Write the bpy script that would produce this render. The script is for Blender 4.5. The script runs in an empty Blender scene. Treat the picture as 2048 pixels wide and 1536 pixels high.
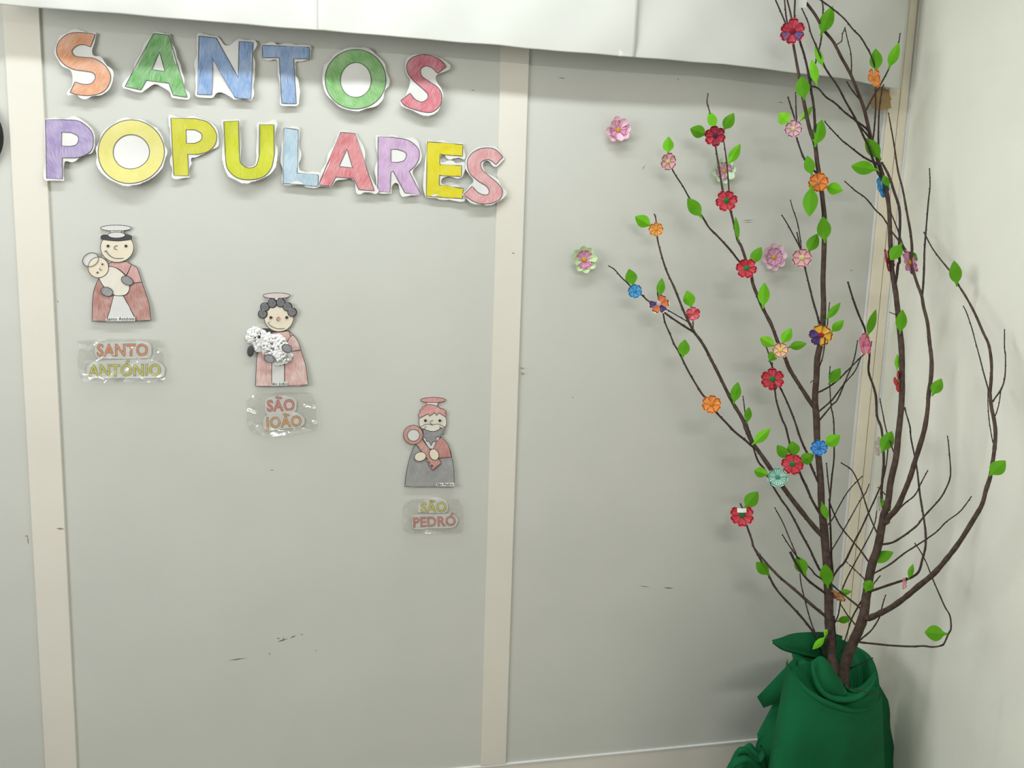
import bpy, bmesh, math, random
import numpy as np
from mathutils import Vector, Matrix, geometry
PI = math.pi
rnd = random.Random(7)

# ------------------------------------------------------------------ camera
F, CX, CY = 1650.0, 1024.0, 768.0
YAW, PITCH, ROLL, DIST = math.radians(12.097), math.radians(8.464), math.radians(-1.832), 2.466
_f = Vector((math.sin(YAW)*math.cos(PITCH), math.cos(YAW)*math.cos(PITCH), -math.sin(PITCH)))
_r0 = Vector((math.cos(YAW), -math.sin(YAW), 0))
_d0 = -_r0.cross(_f)
CR = _r0*math.cos(ROLL) + _d0*math.sin(ROLL)
CD = _d0*math.cos(ROLL) - _r0*math.sin(ROLL)
CF = _f
def ray(px, py): return CR*(px-CX) + CD*(py-CY) + CF*F
_v = ray(1120, 1516)
CAM = Vector((0, -DIST, 0.135 - _v.z*DIST/_v.y))
cam_data = bpy.data.cameras.new('camera')
cam = bpy.data.objects.new('camera', cam_data)
bpy.context.scene.collection.objects.link(cam)
cam.matrix_world = Matrix(((CR.x, -CD.x, -CF.x, CAM.x), (CR.y, -CD.y, -CF.y, CAM.y), (CR.z, -CD.z, -CF.z, CAM.z), (0, 0, 0, 1)))
cam_data.sensor_fit = 'HORIZONTAL'; cam_data.sensor_width = 36; cam_data.lens = F/2048*36
cam_data.clip_start = 0.02
sc = bpy.context.scene
sc.camera = cam

# ------------------------------------------------------------------ light
sc.view_settings.view_transform = 'Standard'; sc.view_settings.look = 'None'
sc.view_settings.gamma = 1; sc.view_settings.use_curve_mapping = False
sc.view_settings.exposure = 0.0
world = bpy.data.worlds.new('world'); sc.world = world; world.use_nodes = True
bg = world.node_tree.nodes['Background']; bg.inputs[0].default_value = (0.95, 1.0, 0.90, 1); bg.inputs[1].default_value = 0.04
def area(name, loc, sx, sy, power, col, rot=(0, 0, 0)):
    l = bpy.data.lights.new(name, 'AREA'); l.shape = 'RECTANGLE'; l.size = sx; l.size_y = sy; l.energy = power; l.color = col
    o = bpy.data.objects.new(name, l); sc.collection.objects.link(o); o.location = loc; o.rotation_euler = rot
    return o
CEIL = 3.05
area('ceiling_tube_near', (0.0, -0.62, CEIL-0.05), 1.9, 0.10, 19.2, (0.96, 1.0, 1.02))
area('ceiling_tube_far', (0.7, -2.95, CEIL-0.05), 1.4, 0.16, 42, (1.0, 0.965, 0.92))
area('left_fill', (-2.55, -1.8, 2.1), 1.2, 1.8, 67, (1.0, 1.0, 0.99), (0, math.radians(-90), 0))   # broad fill light added on the left to brighten the right wall

# ------------------------------------------------------------------ helpers
def lin(c):
    return tuple((x/255/12.92 if x/255 <= .04045 else ((x/255+.055)/1.055)**2.4) for x in c) + (1,)
def new_mat(name):
    m = bpy.data.materials.new(name); m.use_nodes = True
    return m, m.node_tree.nodes, m.node_tree.links, m.node_tree.nodes['Principled BSDF']
def mat_plain(name, rgb, rough=.6, spec=.3, noise=0, nscale=30, bump=0, bscale=200, col2=None):
    m, N, L, b = new_mat(name)
    b.inputs['Base Color'].default_value = lin(rgb); b.inputs['Roughness'].default_value = rough
    b.inputs['Specular IOR Level'].default_value = spec
    tc = N.new('ShaderNodeTexCoord')
    if noise:
        n = N.new('ShaderNodeTexNoise'); n.inputs['Scale'].default_value = nscale; n.inputs['Detail'].default_value = 4
        L.new(tc.outputs['Object'], n.inputs['Vector'])
        mx = N.new('ShaderNodeMix'); mx.data_type = 'RGBA'
        r = N.new('ShaderNodeValToRGB'); r.color_ramp.elements[0].position = .35; r.color_ramp.elements[1].position = .65
        L.new(n.outputs['Fac'], r.inputs['Fac']); L.new(r.outputs['Color'], mx.inputs['Factor'])
        c2 = col2 or tuple(max(0, x*(1-noise)) for x in rgb)
        mx.inputs['A'].default_value = lin(rgb); mx.inputs['B'].default_value = lin(c2)
        L.new(mx.outputs['Result'], b.inputs['Base Color'])
    if bump:
        n2 = N.new('ShaderNodeTexNoise'); n2.inputs['Scale'].default_value = bscale; n2.inputs['Detail'].default_value = 3
        L.new(tc.outputs['Object'], n2.inputs['Vector'])
        bp = N.new('ShaderNodeBump'); bp.inputs['Strength'].default_value = bump; bp.inputs['Distance'].default_value = .002
        L.new(n2.outputs['Fac'], bp.inputs['Height']); L.new(bp.outputs['Normal'], b.inputs['Normal'])
    return m
def mat_pencil(name, rgb, angle=20, pale=.45, fine=.0016, lo=.38, hi=.68):
    """wax-crayon / coloured-pencil hatching on white paper"""
    m, N, L, b = new_mat(name)
    b.inputs['Roughness'].default_value = .75; b.inputs['Specular IOR Level'].default_value = .15
    tc = N.new('ShaderNodeTexCoord'); mp = N.new('ShaderNodeMapping'); mp.vector_type = 'TEXTURE'
    mp.inputs['Rotation'].default_value = (0, math.radians(angle), 0); mp.inputs['Scale'].default_value = (fine, 1, fine*18)
    wob = N.new('ShaderNodeTexNoise'); wob.inputs['Scale'].default_value = 14
    add = N.new('ShaderNodeMixRGB'); add.blend_type = 'ADD'; add.inputs['Fac'].default_value = .05
    L.new(tc.outputs['Object'], wob.inputs['Vector']); L.new(tc.outputs['Object'], add.inputs['Color1']); L.new(wob.outputs['Color'], add.inputs['Color2'])
    L.new(add.outputs['Color'], mp.inputs['Vector'])
    n = N.new('ShaderNodeTexNoise'); n.inputs['Scale'].default_value = 1; n.inputs['Detail'].default_value = 2
    L.new(mp.outputs['Vector'], n.inputs['Vector'])
    n2 = N.new('ShaderNodeTexNoise'); n2.inputs['Scale'].default_value = 25; n2.inputs['Detail'].default_value = 2
    L.new(tc.outputs['Object'], n2.inputs['Vector'])
    mth = N.new('ShaderNodeMath'); mth.operation = 'MULTIPLY_ADD'; mth.inputs[1].default_value = .6
    s2 = N.new('ShaderNodeMath'); s2.operation = 'MULTIPLY'; s2.inputs[1].default_value = .4
    L.new(n2.outputs['Fac'], s2.inputs[0]); L.new(n.outputs['Fac'], mth.inputs[0]); L.new(s2.outputs[0], mth.inputs[2])
    r = N.new('ShaderNodeValToRGB'); r.color_ramp.elements[0].position = lo; r.color_ramp.elements[1].position = hi
    pl = tuple(x+(238-x)*pale for x in rgb)
    r.color_ramp.elements[0].color = lin(rgb); r.color_ramp.elements[1].color = lin(pl)
    L.new(mth.outputs[0], r.inputs['Fac']); L.new(r.outputs['Color'], b.inputs['Base Color'])
    return m
def link(o, parent=None):
    sc.collection.objects.link(o)
    if parent:
        o.parent = parent; o.matrix_parent_inverse = Matrix.Identity(4)
    return o
def empty(name, loc, label, cat, group=None):
    o = bpy.data.objects.new(name, None); o.empty_display_size = .02; sc.collection.objects.link(o); o.location = loc
    o['label'] = label; o['category'] = cat
    if group: o['group'] = group
    return o
def mesh_obj(name, verts, faces, mat, parent=None, origin=None, smooth=False, uvs=None):
    """verts are world points; they are stored about the parent's origin (or `origin`)"""
    o0 = Vector(origin) if origin is not None else (parent_origin(parent) if parent else Vector((0, 0, 0)))
    me = bpy.data.meshes.new(name)
    me.from_pydata([tuple(Vector(v)-o0) for v in verts], [], faces); me.update()
    if uvs:
        ul = me.uv_layers.new(name='uv')
        for lp in me.loops: ul.data[lp.index].uv = uvs[lp.vertex_index]
    if smooth:
        for p in me.polygons: p.use_smooth = True
    if mat: me.materials.append(mat)
    o = bpy.data.objects.new(name, me)
    link(o, parent)
    if parent is None: o.location = o0
    return o
def parent_origin(p):
    v = Vector((0, 0, 0))
    while p is not None: v += p.location; p = p.parent
    return v
def structure(o, label):
    o['kind'] = 'structure'; o['label'] = label; return o
def box(name, x0, x1, y0, y1, z0, z1, mat, parent=None, bevel=0, origin=None):
    bm = bmesh.new(); bmesh.ops.create_cube(bm, size=1)
    for v in bm.verts: v.co = Vector(((x0+x1)/2+v.co.x*(x1-x0), (y0+y1)/2+v.co.y*(y1-y0), (z0+z1)/2+v.co.z*(z1-z0)))
    if bevel: bmesh.ops.bevel(bm, geom=list(bm.edges), offset=bevel, segments=2, affect='EDGES')
    vs = [v.co.copy() for v in bm.verts]; fs = [[v.index for v in f.verts] for f in bm.faces]
    bm.verts.index_update(); fs = [[v.index for v in f.verts] for f in bm.faces]; bm.free()
    return mesh_obj(name, vs, fs, mat, parent, origin)
def W(px, py, off=0.0):
    v = ray(px, py); t = (-off-CAM.y)/v.y
    return CAM + v*t
# smooth outline: points (x, y) are corners, (x, y, 1) are smooth
def outline(pts, sx=1, ox=0, oy=0, closed=True, n=7):
    P = [(ox+p[0]*sx, oy+p[1]*sx) for p in pts]; S = [len(p) > 2 and p[2] == 1 for p in pts]
    out = []; m = len(P); rng = m if closed else m-1
    for i in range(rng):
        p1, p2 = P[i], P[(i+1) % m]
        s1, s2 = S[i], S[(i+1) % m]
        if not s1 and not s2: out.append(p1); continue
        p0 = P[(i-1) % m] if s1 and (closed or i > 0) else (2*p1[0]-p2[0], 2*p1[1]-p2[1])
        p3 = P[(i+2) % m] if s2 and (closed or i+2 < m) else (2*p2[0]-p1[0], 2*p2[1]-p1[1])
        for k in range(n):
            t = k/n
            out.append(tuple(.5*((2*p1[a]) + (-p0[a]+p2[a])*t + (2*p0[a]-5*p1[a]+4*p2[a]-p3[a])*t*t + (-p0[a]+3*p1[a]-3*p2[a]+p3[a])*t**3) for a in (0, 1)))
    if not closed: out.append(P[-1])
    return out
def ell(cx, cy, rx, ry, rot=0, n=36, sx=1, ox=0, oy=0):
    r = math.radians(rot); o = []
    for k in range(n):
        a = 2*PI*k/n; x, y = rx*math.cos(a), ry*math.sin(a)
        o.append((ox+(cx+x*math.cos(r)-y*math.sin(r))*sx, oy+(cy+x*math.sin(r)+y*math.cos(r))*sx))
    return o
def inside(polys, X, Y):
    r = np.zeros(X.shape, bool)
    for p in polys:
        q = np.array(p); a = q; b = np.roll(q, -1, 0)
        for (x0, y0), (x1, y1) in zip(a, b):
            if y0 == y1: continue
            c = ((y0 > Y) != (y1 > Y)) & (X < (x1-x0)*(Y-y0)/(y1-y0)+x0)
            r ^= c
    return r
def segdist(polys, X, Y):
    d = np.full(X.shape, 1e9)
    for p in polys:
        q = np.array(p)
        for (x0, y0), (x1, y1) in zip(q, np.roll(q, -1, 0)):
            L2 = (x1-x0)**2+(y1-y0)**2
            if L2 < 1e-12: continue
            t = np.clip(((X-x0)*(x1-x0)+(Y-y0)*(y1-y0))/L2, 0, 1)
            d = np.minimum(d, np.hypot(X-x0-t*(x1-x0), Y-y0-t*(y1-y0)))
    return d
def contour(Fd, xs, ys):
    """longest iso-contour (level 0) of a field, as a closed outline"""
    segs = {}
    H_, W_ = Fd.shape
    def ip(i0, j0, i1, j1):
        a, b = Fd[i0, j0], Fd[i1, j1]; t = a/(a-b)
        return (xs[j0]+(xs[j1]-xs[j0])*t, ys[i0]+(ys[i1]-ys[i0])*t)
    pts = {}
    adj = {}
    for i in range(H_-1):
        for j in range(W_-1):
            c = (Fd[i, j] > 0, Fd[i, j+1] > 0, Fd[i+1, j+1] > 0, Fd[i+1, j] > 0)
            if all(c) or not any(c): continue
            es = []
            for e, (a, b, g, h) in enumerate(((i, j, i, j+1), (i, j+1, i+1, j+1), (i+1, j, i+1, j+1), (i, j, i+1, j))):
                if (Fd[a, b] > 0) != (Fd[g, h] > 0):
                    k = (a, b, g, h); pts[k] = ip(a, b, g, h); es.append(k)
            for q in range(0, len(es)-1, 2):
                adj.setdefault(es[q], []).append(es[q+1]); adj.setdefault(es[q+1], []).append(es[q])
    best = []; seen = set()
    for s in adj:
        if s in seen: continue
        ch = [s]; seen.add(s); cur = s
        while True:
            nx = [k for k in adj[cur] if k not in seen]
            if not nx: break
            cur = nx[0]; seen.add(cur); ch.append(cur)
        if len(ch) > len(best): best = ch
    return [pts[k] for k in best]
def backing(polys, close=12, grow=5, wob=2.0, res=2.0, seed=0):
    """outline of a roughly scissored paper backing: closes gaps, grows by `grow` px, wobbles"""
    A = np.array([p for q in polys for p in q]); m = close+grow+8
    xs = np.arange(A[:, 0].min()-m, A[:, 0].max()+m, res); ys = np.arange(A[:, 1].min()-m, A[:, 1].max()+m, res)
    X, Y = np.meshgrid(xs, ys)
    sd = segdist(polys, X, Y); ins = np.zeros(X.shape, bool)
    for p in polys: ins |= inside([p], X, Y)
    dil = ins | (sd < close)
    oy, ox = np.where(~dil); lim = dil.copy()
    er, dc = dil[1:-1, 1:-1], None
    edge = (~dil) & (np.roll(dil, 1, 0) | np.roll(dil, -1, 0) | np.roll(dil, 1, 1) | np.roll(dil, -1, 1))
    ey, ex = np.where(edge); EX, EY = xs[ex], ys[ey]
    d2 = np.full(X.shape, 1e9)
    for a, b in zip(EX, EY): d2 = np.minimum(d2, np.hypot(X-a, Y-b))
    d2 = np.where(dil, d2, -d2)                     # distance inside the dilated shape
    r = np.random.RandomState(seed); fld = d2-close+grow
    for k in range(6):
        a = r.uniform(0, 2*PI); w = r.uniform(.06, .22); fld = fld+wob*.5*np.sin((X*math.cos(a)+Y*math.sin(a))*w+r.uniform(0, 6))
    c = contour(fld, xs, ys)
    return c[::2]
def fill(polys, spacing=10):
    """triangulate even-odd polygons with inner points: (verts, tris)"""
    vs = []; ed = []
    for p in polys:
        b = len(vs); n = len(p); vs += [Vector(q) for q in p]; ed += [(b+i, b+(i+1) % n) for i in range(n)]
    A = np.array([tuple(v) for v in vs])
    xs = np.arange(A[:, 0].min()+spacing*.5, A[:, 0].max(), spacing); ys = np.arange(A[:, 1].min()+spacing*.5, A[:, 1].max(), spacing)
    if len(xs) and len(ys):
        X, Y = np.meshgrid(xs, ys); ok = inside(polys, X, Y) & (segdist(polys, X, Y) > spacing*.35)
        vs += [Vector((a, b)) for a, b in zip(X[ok], Y[ok])]
    v, e, f, *_ = geometry.delaunay_2d_cdt(vs, ed, [], 0, 1e-5)
    V_ = np.array([tuple(q) for q in v]); T = np.array([t for t in f if len(t) == 3])
    C = V_[T].mean(1); T = T[inside(polys, C[:, 0], C[:, 1])]
    return V_, T
def sheet(name, polys, off, mat, parent=None, th=.0004, lift=None, spacing=10, smooth=True, origin=None):
    """flat cut-out lying on the back wall: outline in picture px, stood `off` m off the wall, thickness th, optional curl lift(px,py)"""
    V_, T = fill(polys, spacing); n = len(V_)
    top = []; bot = []
    for x, y in V_:
        l = lift(x, y) if lift else 0
        p = W(x, y, off); q = Vector((p.x, -(off+l), p.z)); top.append(q); bot.append(q+Vector((0, th, 0)))
    tris = []
    for t in T:
        a, b, c = V_[t[0]], V_[t[1]], V_[t[2]]
        cr = (b[0]-a[0])*(c[1]-a[1])-(b[1]-a[1])*(c[0]-a[0])
        tris.append([int(k) for k in (t if cr < 0 else t[::-1])])
    cnt = {}
    for t in tris:
        for k in range(3):
            e = (t[k], t[(k+1) % 3]); cnt[e] = 1
    sides = [[b, a, a+n, b+n] for (a, b) in cnt if (b, a) not in cnt]
    if th > 0:
        fs = tris + [[k+n for k in t[::-1]] for t in tris]; allv = top+bot
        for q in sides:
            b = len(allv); allv += [allv[k] for k in q]; fs.append([b, b+1, b+2, b+3])
    else: fs = tris; allv = top
    o = mesh_obj(name, allv, fs, mat, parent, origin)
    if smooth:
        for i, p in enumerate(o.data.polygons): p.use_smooth = i < 2*len(tris)
    return o
def ribbon(name, lines, width, off, mat, parent=None, lift=None, origin=None):
    """ink lines as thin strips: lines = [(points, closed)], in picture px"""
    vs = []; fs = []
    for ln in lines:
        pts, closed = ln[0], ln[1]; w = ln[2] if len(ln) > 2 else width
        P = np.array(pts); n = len(P)
        if n < 2: continue
        if closed: T = np.roll(P, -1, 0)-np.roll(P, 1, 0)
        else: T = np.gradient(P, axis=0)
        L_ = np.hypot(T[:, 0], T[:, 1]); L_[L_ == 0] = 1; Nn = np.stack([-T[:, 1]/L_, T[:, 0]/L_], 1)*w/2
        b = len(vs)
        for k in range(n):
            for s in (1, -1):
                x, y = P[k]+s*Nn[k]; p = W(x, y, off); l = lift(*P[k]) if lift else 0
                vs.append(Vector((p.x, -(off+l), p.z)))
        for k in range(n if closed else n-1):
            a = b+2*k; c = b+2*((k+1) % n); fs.append([a, a+1, c+1, c])
    return mesh_obj(name, vs, fs, mat, parent, origin)
_cap = {}
def text_polys(body, p0, p1, h, offset=0.0):
    """built-in font outlines mapped so the baseline runs p0->p1 (px) and capitals are h px high; returns verts px, faces"""
    cu = bpy.data.curves.new('t', 'FONT'); cu.body = body; cu.offset = offset; cu.size = 1; cu.resolution_u = 3; cu.space_character = 1.06
    o = bpy.data.objects.new('t', cu); sc.collection.objects.link(o)
    bpy.context.view_layer.update()
    me = bpy.data.meshes.new_from_object(o.evaluated_get(bpy.context.evaluated_depsgraph_get()))
    co = [tuple(v.co) for v in me.vertices]; fs = [list(p.vertices) for p in me.polygons]
    bpy.data.objects.remove(o); bpy.data.curves.remove(cu); bpy.data.meshes.remove(me)
    return co, fs
CAPH = max(c[1] for c in text_polys('H', 0, 0, 0)[0])
def text_mesh(name, body, p0, p1, h, off, mat, parent, bold=0.0, extra=0.0, lift=None):
    ref, _ = text_polys(body, p0, p1, h, bold); x0 = min(c[0] for c in ref); x1 = max(c[0] for c in ref)
    co, fs = text_polys(body, p0, p1, h, bold+extra)
    ax = Vector((p1[0]-p0[0], p1[1]-p0[1])); up = Vector((ax.y, -ax.x)).normalized()
    vs = []
    for c in co:
        u = (c[0]-x0)/(x1-x0); v = c[1]/CAPH*h
        q = Vector(p0)+ax*u+up*v; p = W(q.x, q.y, off); l = lift(q.x, q.y) if lift else 0
        vs.append(Vector((p.x, -(off+l), p.z)))
    o = mesh_obj(name, vs, fs, mat, parent)
    # face the room
    if len(o.data.polygons) and o.data.polygons[0].normal.y > 0: o.data.flip_normals()
    return o

# ------------------------------------------------------------------ materials of the shell
def mat_wall(name, rgb, rough, spec, mottling=.03, bump=.05, bscale=60):
    return mat_plain(name, rgb, rough, spec, mottling, 3.0, bump, bscale)
M_panel = mat_wall('grey melamine panel', (203, 205, 198), .38, .32, .02, .03, 25)
M_strip = mat_wall('ivory cover strip', (222, 219, 208), .38, .3, .02, .03, 25)
M_cream = mat_plain('cream painted wood', (240, 233, 212), .55, .3, .03, 12, .15, 60)
M_white_edge = mat_plain('white plastic edge', (225, 227, 226), .4, .4)
M_right = mat_plain('pale plaster', (233, 234, 222), .7, .2, .02, 4, .25, 120)
M_floor = mat_plain('grey floor', (150, 146, 138), .4, .3, .1, 6)
M_ceil = mat_plain('white ceiling', (228, 228, 222), .8, .2)

# ------------------------------------------------------------------ the room
xL0 = W(47, 768, .006).x; xL1 = W(116, 768, .006).x
xM0 = W(983, 768, .006).x; xM1 = W(1037, 768, .006).x
xE = W(1721, 768, .012).x
POST = .014
xC = W(1764, 768, POST).x            # right wall plane
xP = W(1724, 768, POST).x            # left face of the corner post
XL, YF = -2.6, -5.4
Z_B = .135
wall = structure(box('wall_back', XL, xC+.1, .012, .11, 0, CEIL, M_panel), 'back wall lined with grey laminate panels behind the letters and the tree')
for x0, x1 in ((XL, xL0+.02), (xL1-.02, xM0+.02), (xM1-.02, xE)):
    p = box('panel', x0, x1, 0, .012, Z_B, CEIL, M_panel, wall, .0006)
b = structure(box('baseboard_back', XL, xC, -.004, .012, 0, Z_B-.001, M_strip, None, .001), 'pale baseboard along the foot of the panelled back wall')
e = box('edge_strip', XL, xE, -.0065, .004, Z_B-.0045, Z_B+.0015, M_white_edge, b, .0008)
structure(box('trim_1', xL0, xL1, -.006, .006, Z_B+.002, CEIL, M_strip, None, .0015), 'left ivory cover strip over the panel joint, beside the letters')
structure(box('trim_2', xM0, xM1, -.006, .006, Z_B+.002, CEIL, M_strip, None, .0015), 'middle ivory cover strip over the panel joint, left of the tree')
t3 = structure(box('trim_3', xE-.002, xE+.0035, -.008, .011, Z_B+.002, CEIL, M_white_edge, None, .001), 'thin white edge profile beside the cream corner post')
post = structure(box('trim_4', xE+.0035, xC+.02, -POST+.006, .012, 0, CEIL, M_cream), 'cream painted wooden post in the corner behind the tree')
xs_ = xE+.0035+(xC-xE-.0035)*.52
box('board', xE+.004, xs_-.0012, -POST, -POST+.0065, 0, CEIL, M_cream, post, .0015)
box('board', xs_+.0012, xC-.006, -POST, -POST+.0065, 0, CEIL, M_cream, post, .0015)
structure(box('trim_5', xC-.0055, xC+.01, -POST-.006, -POST+.012, 0, CEIL, M_white_edge, None, .001), 'thin pale bead between the corner post and the right wall')
structure(box('wall_right', xC, xC+.1, YF, .012, 0, CEIL, M_right), 'pale plaster wall on the right beside the branches')
structure(box('floor', XL, xC+.1, YF, .11, -.1, 0, M_floor), 'grey floor of the room')
structure(box('ceiling', XL, xC+.1, YF, .11, CEIL, CEIL+.1, M_ceil), 'white ceiling of the room')

# scuffs and chips on the panels and strips (real thin marks)
M_scuff = mat_plain('dark scuff', (110, 108, 92), .8, .1); M_chip = mat_plain('bare wood chip', (158, 138, 98), .8, .1)
def wall_child(name, polys, off, mat, par): return sheet(name, polys, off, mat, par, .0002, spacing=30, smooth=False)
panels = list(wall.children)
def quadline(x0, y0, x1, y1, w): 
    d = Vector((x1-x0, y1-y0)).normalized(); n = Vector((-d.y, d.x))*w/2; m = Vector(((x0+x1)/2, (y0+y1)/2))
    return [(x0, y0), (m.x+n.x, m.y+n.y), (x1, y1), (m.x-n.x, m.y-n.y)]
for x0, y0, x1, y1, w, k in ((456, 1321, 494, 1316, 2.2, 1), (554, 1284, 576, 1277, 2.6, 1), (554, 1278, 560, 1276, 2.2, 1), (580, 1276, 592, 1271, 2.4, 1), (566, 1279, 568, 1274, 1.6, 1),
        (600, 1268, 607, 1270, 1.5, 1), (536, 1308, 542, 1307, 1.5, 1), (632, 1303, 633, 1299, 1.5, 1), (540, 940, 548, 940, 1.5, 1), (1278, 1172, 1300, 1174, 1.4, 2), (1326, 1175, 1348, 1177, 2.4, 2),
        (1116, 155, 1132, 157, 1.5, 2), (1284, 340, 1290, 330, 1.0, 2), (1484, 441, 1508, 440, 1.3, 2), (1486, 445, 1508, 444, 1.0, 2), (1555, 204, 1568, 206, 1.4, 2), (1700, 540, 1705, 542, 2, 2),
        (1356, 157, 1357, 160, 2, 2), (942, 181, 950, 180, 1.5, 1), (1143, 795, 1148, 795, 1.2, 2), (114, 600, 117, 606, 1.5, 1)):
    wall_child('scuff_mark', [quadline(x0, y0, x1, y1, w)], .0003, M_scuff, panels[k])
wall_child('scuff_mark', [quadline(49, 1072, 57, 1072, 3)], .0003, M_chip, panels[0]); wall_child('scuff_mark', [quadline(55, 1071, 57, 1090, 2.5)], .0003, M_chip, panels[0])
for x0, y0, x1, y1, w, nm in ((112, 1057, 129, 1058, 4, 'trim_1'), (1040, 735, 1049, 738, 3, 'trim_2'), (1043, 745, 1048, 750, 4, 'trim_2'), (1023, 505, 1030, 508, 2.5, 'trim_2')):
    par = bpy.data.objects[nm]; wall_child('chip_mark', [quadline(x0, y0, x1, y1, w)], .0064, M_chip, par)

# ------------------------------------------------------------------ paper banner along the top
M_banner = mat_plain('white banner paper', (207, 209, 203), .7, .2, .015, 5, .15, 30)
BO = .10
bx0, bx1 = W(-60, 5, BO).x, W(1796, 172, .045).x
banner = empty('paper_banner', Vector((0, -BO, W(540, 53, BO).z)), 'long white paper banner, lightly creased, hanging across the top of the wall', 'banner')
edge_px = [(-80, 1), (0, 8), (210, 26), (540, 53), (800, 74), (1000, 90.5), (1055, 97), (1255, 113), (1450, 127), (1600, 146), (1700, 157), (1745, 165), (1797, 172)]
def bz(x, off):
    pts = [W(a, b_, off) for a, b_ in edge_px]
    return float(np.interp(x, [p.x for p in pts], [p.z for p in pts]))
def banner_sheet(x0, x1, extra, seed):
    r = random.Random(seed); ph = [r.uniform(0, 6) for _ in range(8)]
    nx, nz = 70, 26; vs = []; fs = []; zt = CEIL-.01
    for i in range(nx+1):
        x = x0+(x1-x0)*i/nx
        for j in range(nz+3):
            o = BO+extra
            if x > xC-.38: o = BO+extra-(x-(xC-.38))**2*.42          # sags back to the corner at its right end
            zb = bz(x, BO) if True else 0
            t = min(1, j/nz); z = zb+(zt-zb)*t**1.6
            fade = min(1, j/3)
            w = .0035*math.sin(x*5+ph[0]+z*4)+.0025*math.sin(x*11+z*9+ph[1])+.0018*math.sin(x*23-z*17+ph[2])+.0012*math.sin(x*41+z*33+ph[3])
            # long folds
            w += .003*abs(((x*1.7+z*2.3+ph[4]) % 1)-.5)+.002*abs(((x*2.9-z*1.7+ph[5]) % 1)-.5)
            w += .010*math.exp(-(z-zb)/.035)*(.6+.4*math.sin(x*3+ph[6]))*-.6
            if j <= nz: vs.append((x, -(o+w), z))
            else: vs.append((x, -(o+w)*(1-(j-nz)/2), zt+.004*(j-nz)/2))
    m = nz+3
    for i in range(nx):
        for j in range(m-1):
            a = i*m+j; fs.append([a, a+m, a+m+1, a+1])
    o = mesh_obj('paper_sheet', vs, fs, M_banner, banner, smooth=True)
    md = o.modifiers.new('thickness', 'SOLIDIFY'); md.thickness = .0006
    return o
xa, xb = W(652, 60, BO).x, W(1258, 113, BO).x
banner_sheet(bx0, xa+.03, .0008, 1); banner_sheet(xa-.02, xb+.02, 0, 2); banner_sheet(xb-.03, bx1, -.004, 3)

# ------------------------------------------------------------------ big letters
M_paper = mat_plain('white paper', (222, 223, 220), .8, .15, .02, 20)
M_ink = mat_plain('grey ink line', (78, 76, 78), .8, .1)
A_ = (.26367, 0, 0); B_ = (.26367, 500, 0)
def el_(cx, cy, rx, ry, fr, rot=0): return ell(cx, cy, rx, ry, rot, 44, *fr)
S_or = [(725, 262), (690, 360), (640, 342, 1), (590, 350, 1), (553, 390, 1), (575, 430, 1), (640, 440, 1), (720, 450, 1), (800, 500, 1), (848, 575, 1), (838, 650, 1), (790, 710, 1), (700, 733, 1), (610, 728, 1), (545, 710), (580, 628), (640, 645, 1), (700, 640, 1), (733, 600, 1), (715, 560, 1), (650, 545, 1), (560, 530, 1), (480, 480, 1), (435, 400, 1), (450, 320, 1), (520, 262, 1), (610, 248, 1)]
A_gr = [[(1165, 255), (1280, 268), (1425, 745), (1320, 728), (1285, 635), (1115, 612), (1075, 688), (955, 662)], [(1212, 395), (1255, 545), (1155, 532)]]
N_bl = [[(1510, 275), (1640, 290), (1810, 595), (1815, 318), (1920, 325), (1905, 760), (1790, 750), (1615, 450), (1610, 725), (1503, 722)]]
T_bl = [[(93, 345), (452, 360), (448, 450), (330, 445), (352, 790), (243, 788), (222, 440), (95, 440)]]
S_rd = [(1487, 510), (1420, 563), (1380, 520, 1), (1330, 503, 1), (1292, 530, 1), (1300, 580, 1), (1350, 620, 1), (1420, 670, 1), (1450, 730, 1), (1440, 800, 1), (1390, 850, 1), (1340, 860, 1), (1250, 840, 1), (1175, 810, 1), (1140, 770), (1212, 713), (1250, 760, 1), (1300, 778, 1), (1340, 755, 1), (1345, 720, 1), (1310, 680, 1), (1240, 620, 1), (1195, 560, 1), (1190, 490, 1), (1230, 440, 1), (1310, 415, 1), (1390, 430, 1), (1450, 465, 1)]
P_pu = [[(345, 908), (480, 908), (600, 920, 1), (690, 990, 1), (712, 1070, 1), (690, 1150, 1), (600, 1195, 1), (475, 1198), (480, 1360), (362, 1355)], [(470, 1003), (540, 1005), (590, 1030, 1), (600, 1065, 1), (580, 1100, 1), (535, 1112), (470, 1108)]]
P_ye = [[(1298, 897), (1480, 900), (1580, 930, 1), (1640, 1010, 1), (1635, 1090, 1), (1580, 1150, 1), (1500, 1172), (1425, 1170), (1435, 1335), (1325, 1333)], [(1412, 985), (1480, 985), (1525, 1010, 1), (1535, 1040, 1), (1520, 1070, 1), (1480, 1088), (1415, 1088)]]
U_ye = [[(1700, 925), (1812, 920), (1818, 1170), (1830, 1240, 1), (1885, 1278, 1), (1945, 1260, 1), (1968, 1190), (1971, 947), (2078, 948), (2082, 1180), (2060, 1280, 1), (2000, 1345, 1), (1900, 1368, 1), (1800, 1350, 1), (1730, 1280, 1), (1712, 1180)]]
L_bl = [[(258, 970), (365, 985), (358, 1315), (520, 1330), (515, 1415), (252, 1393)]]
A_rd = [[(688, 1005), (795, 1012), (942, 1450), (825, 1440), (785, 1355), (650, 1345), (615, 1415), (520, 1405)], [(735, 1130), (778, 1275), (675, 1265)]]
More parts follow.
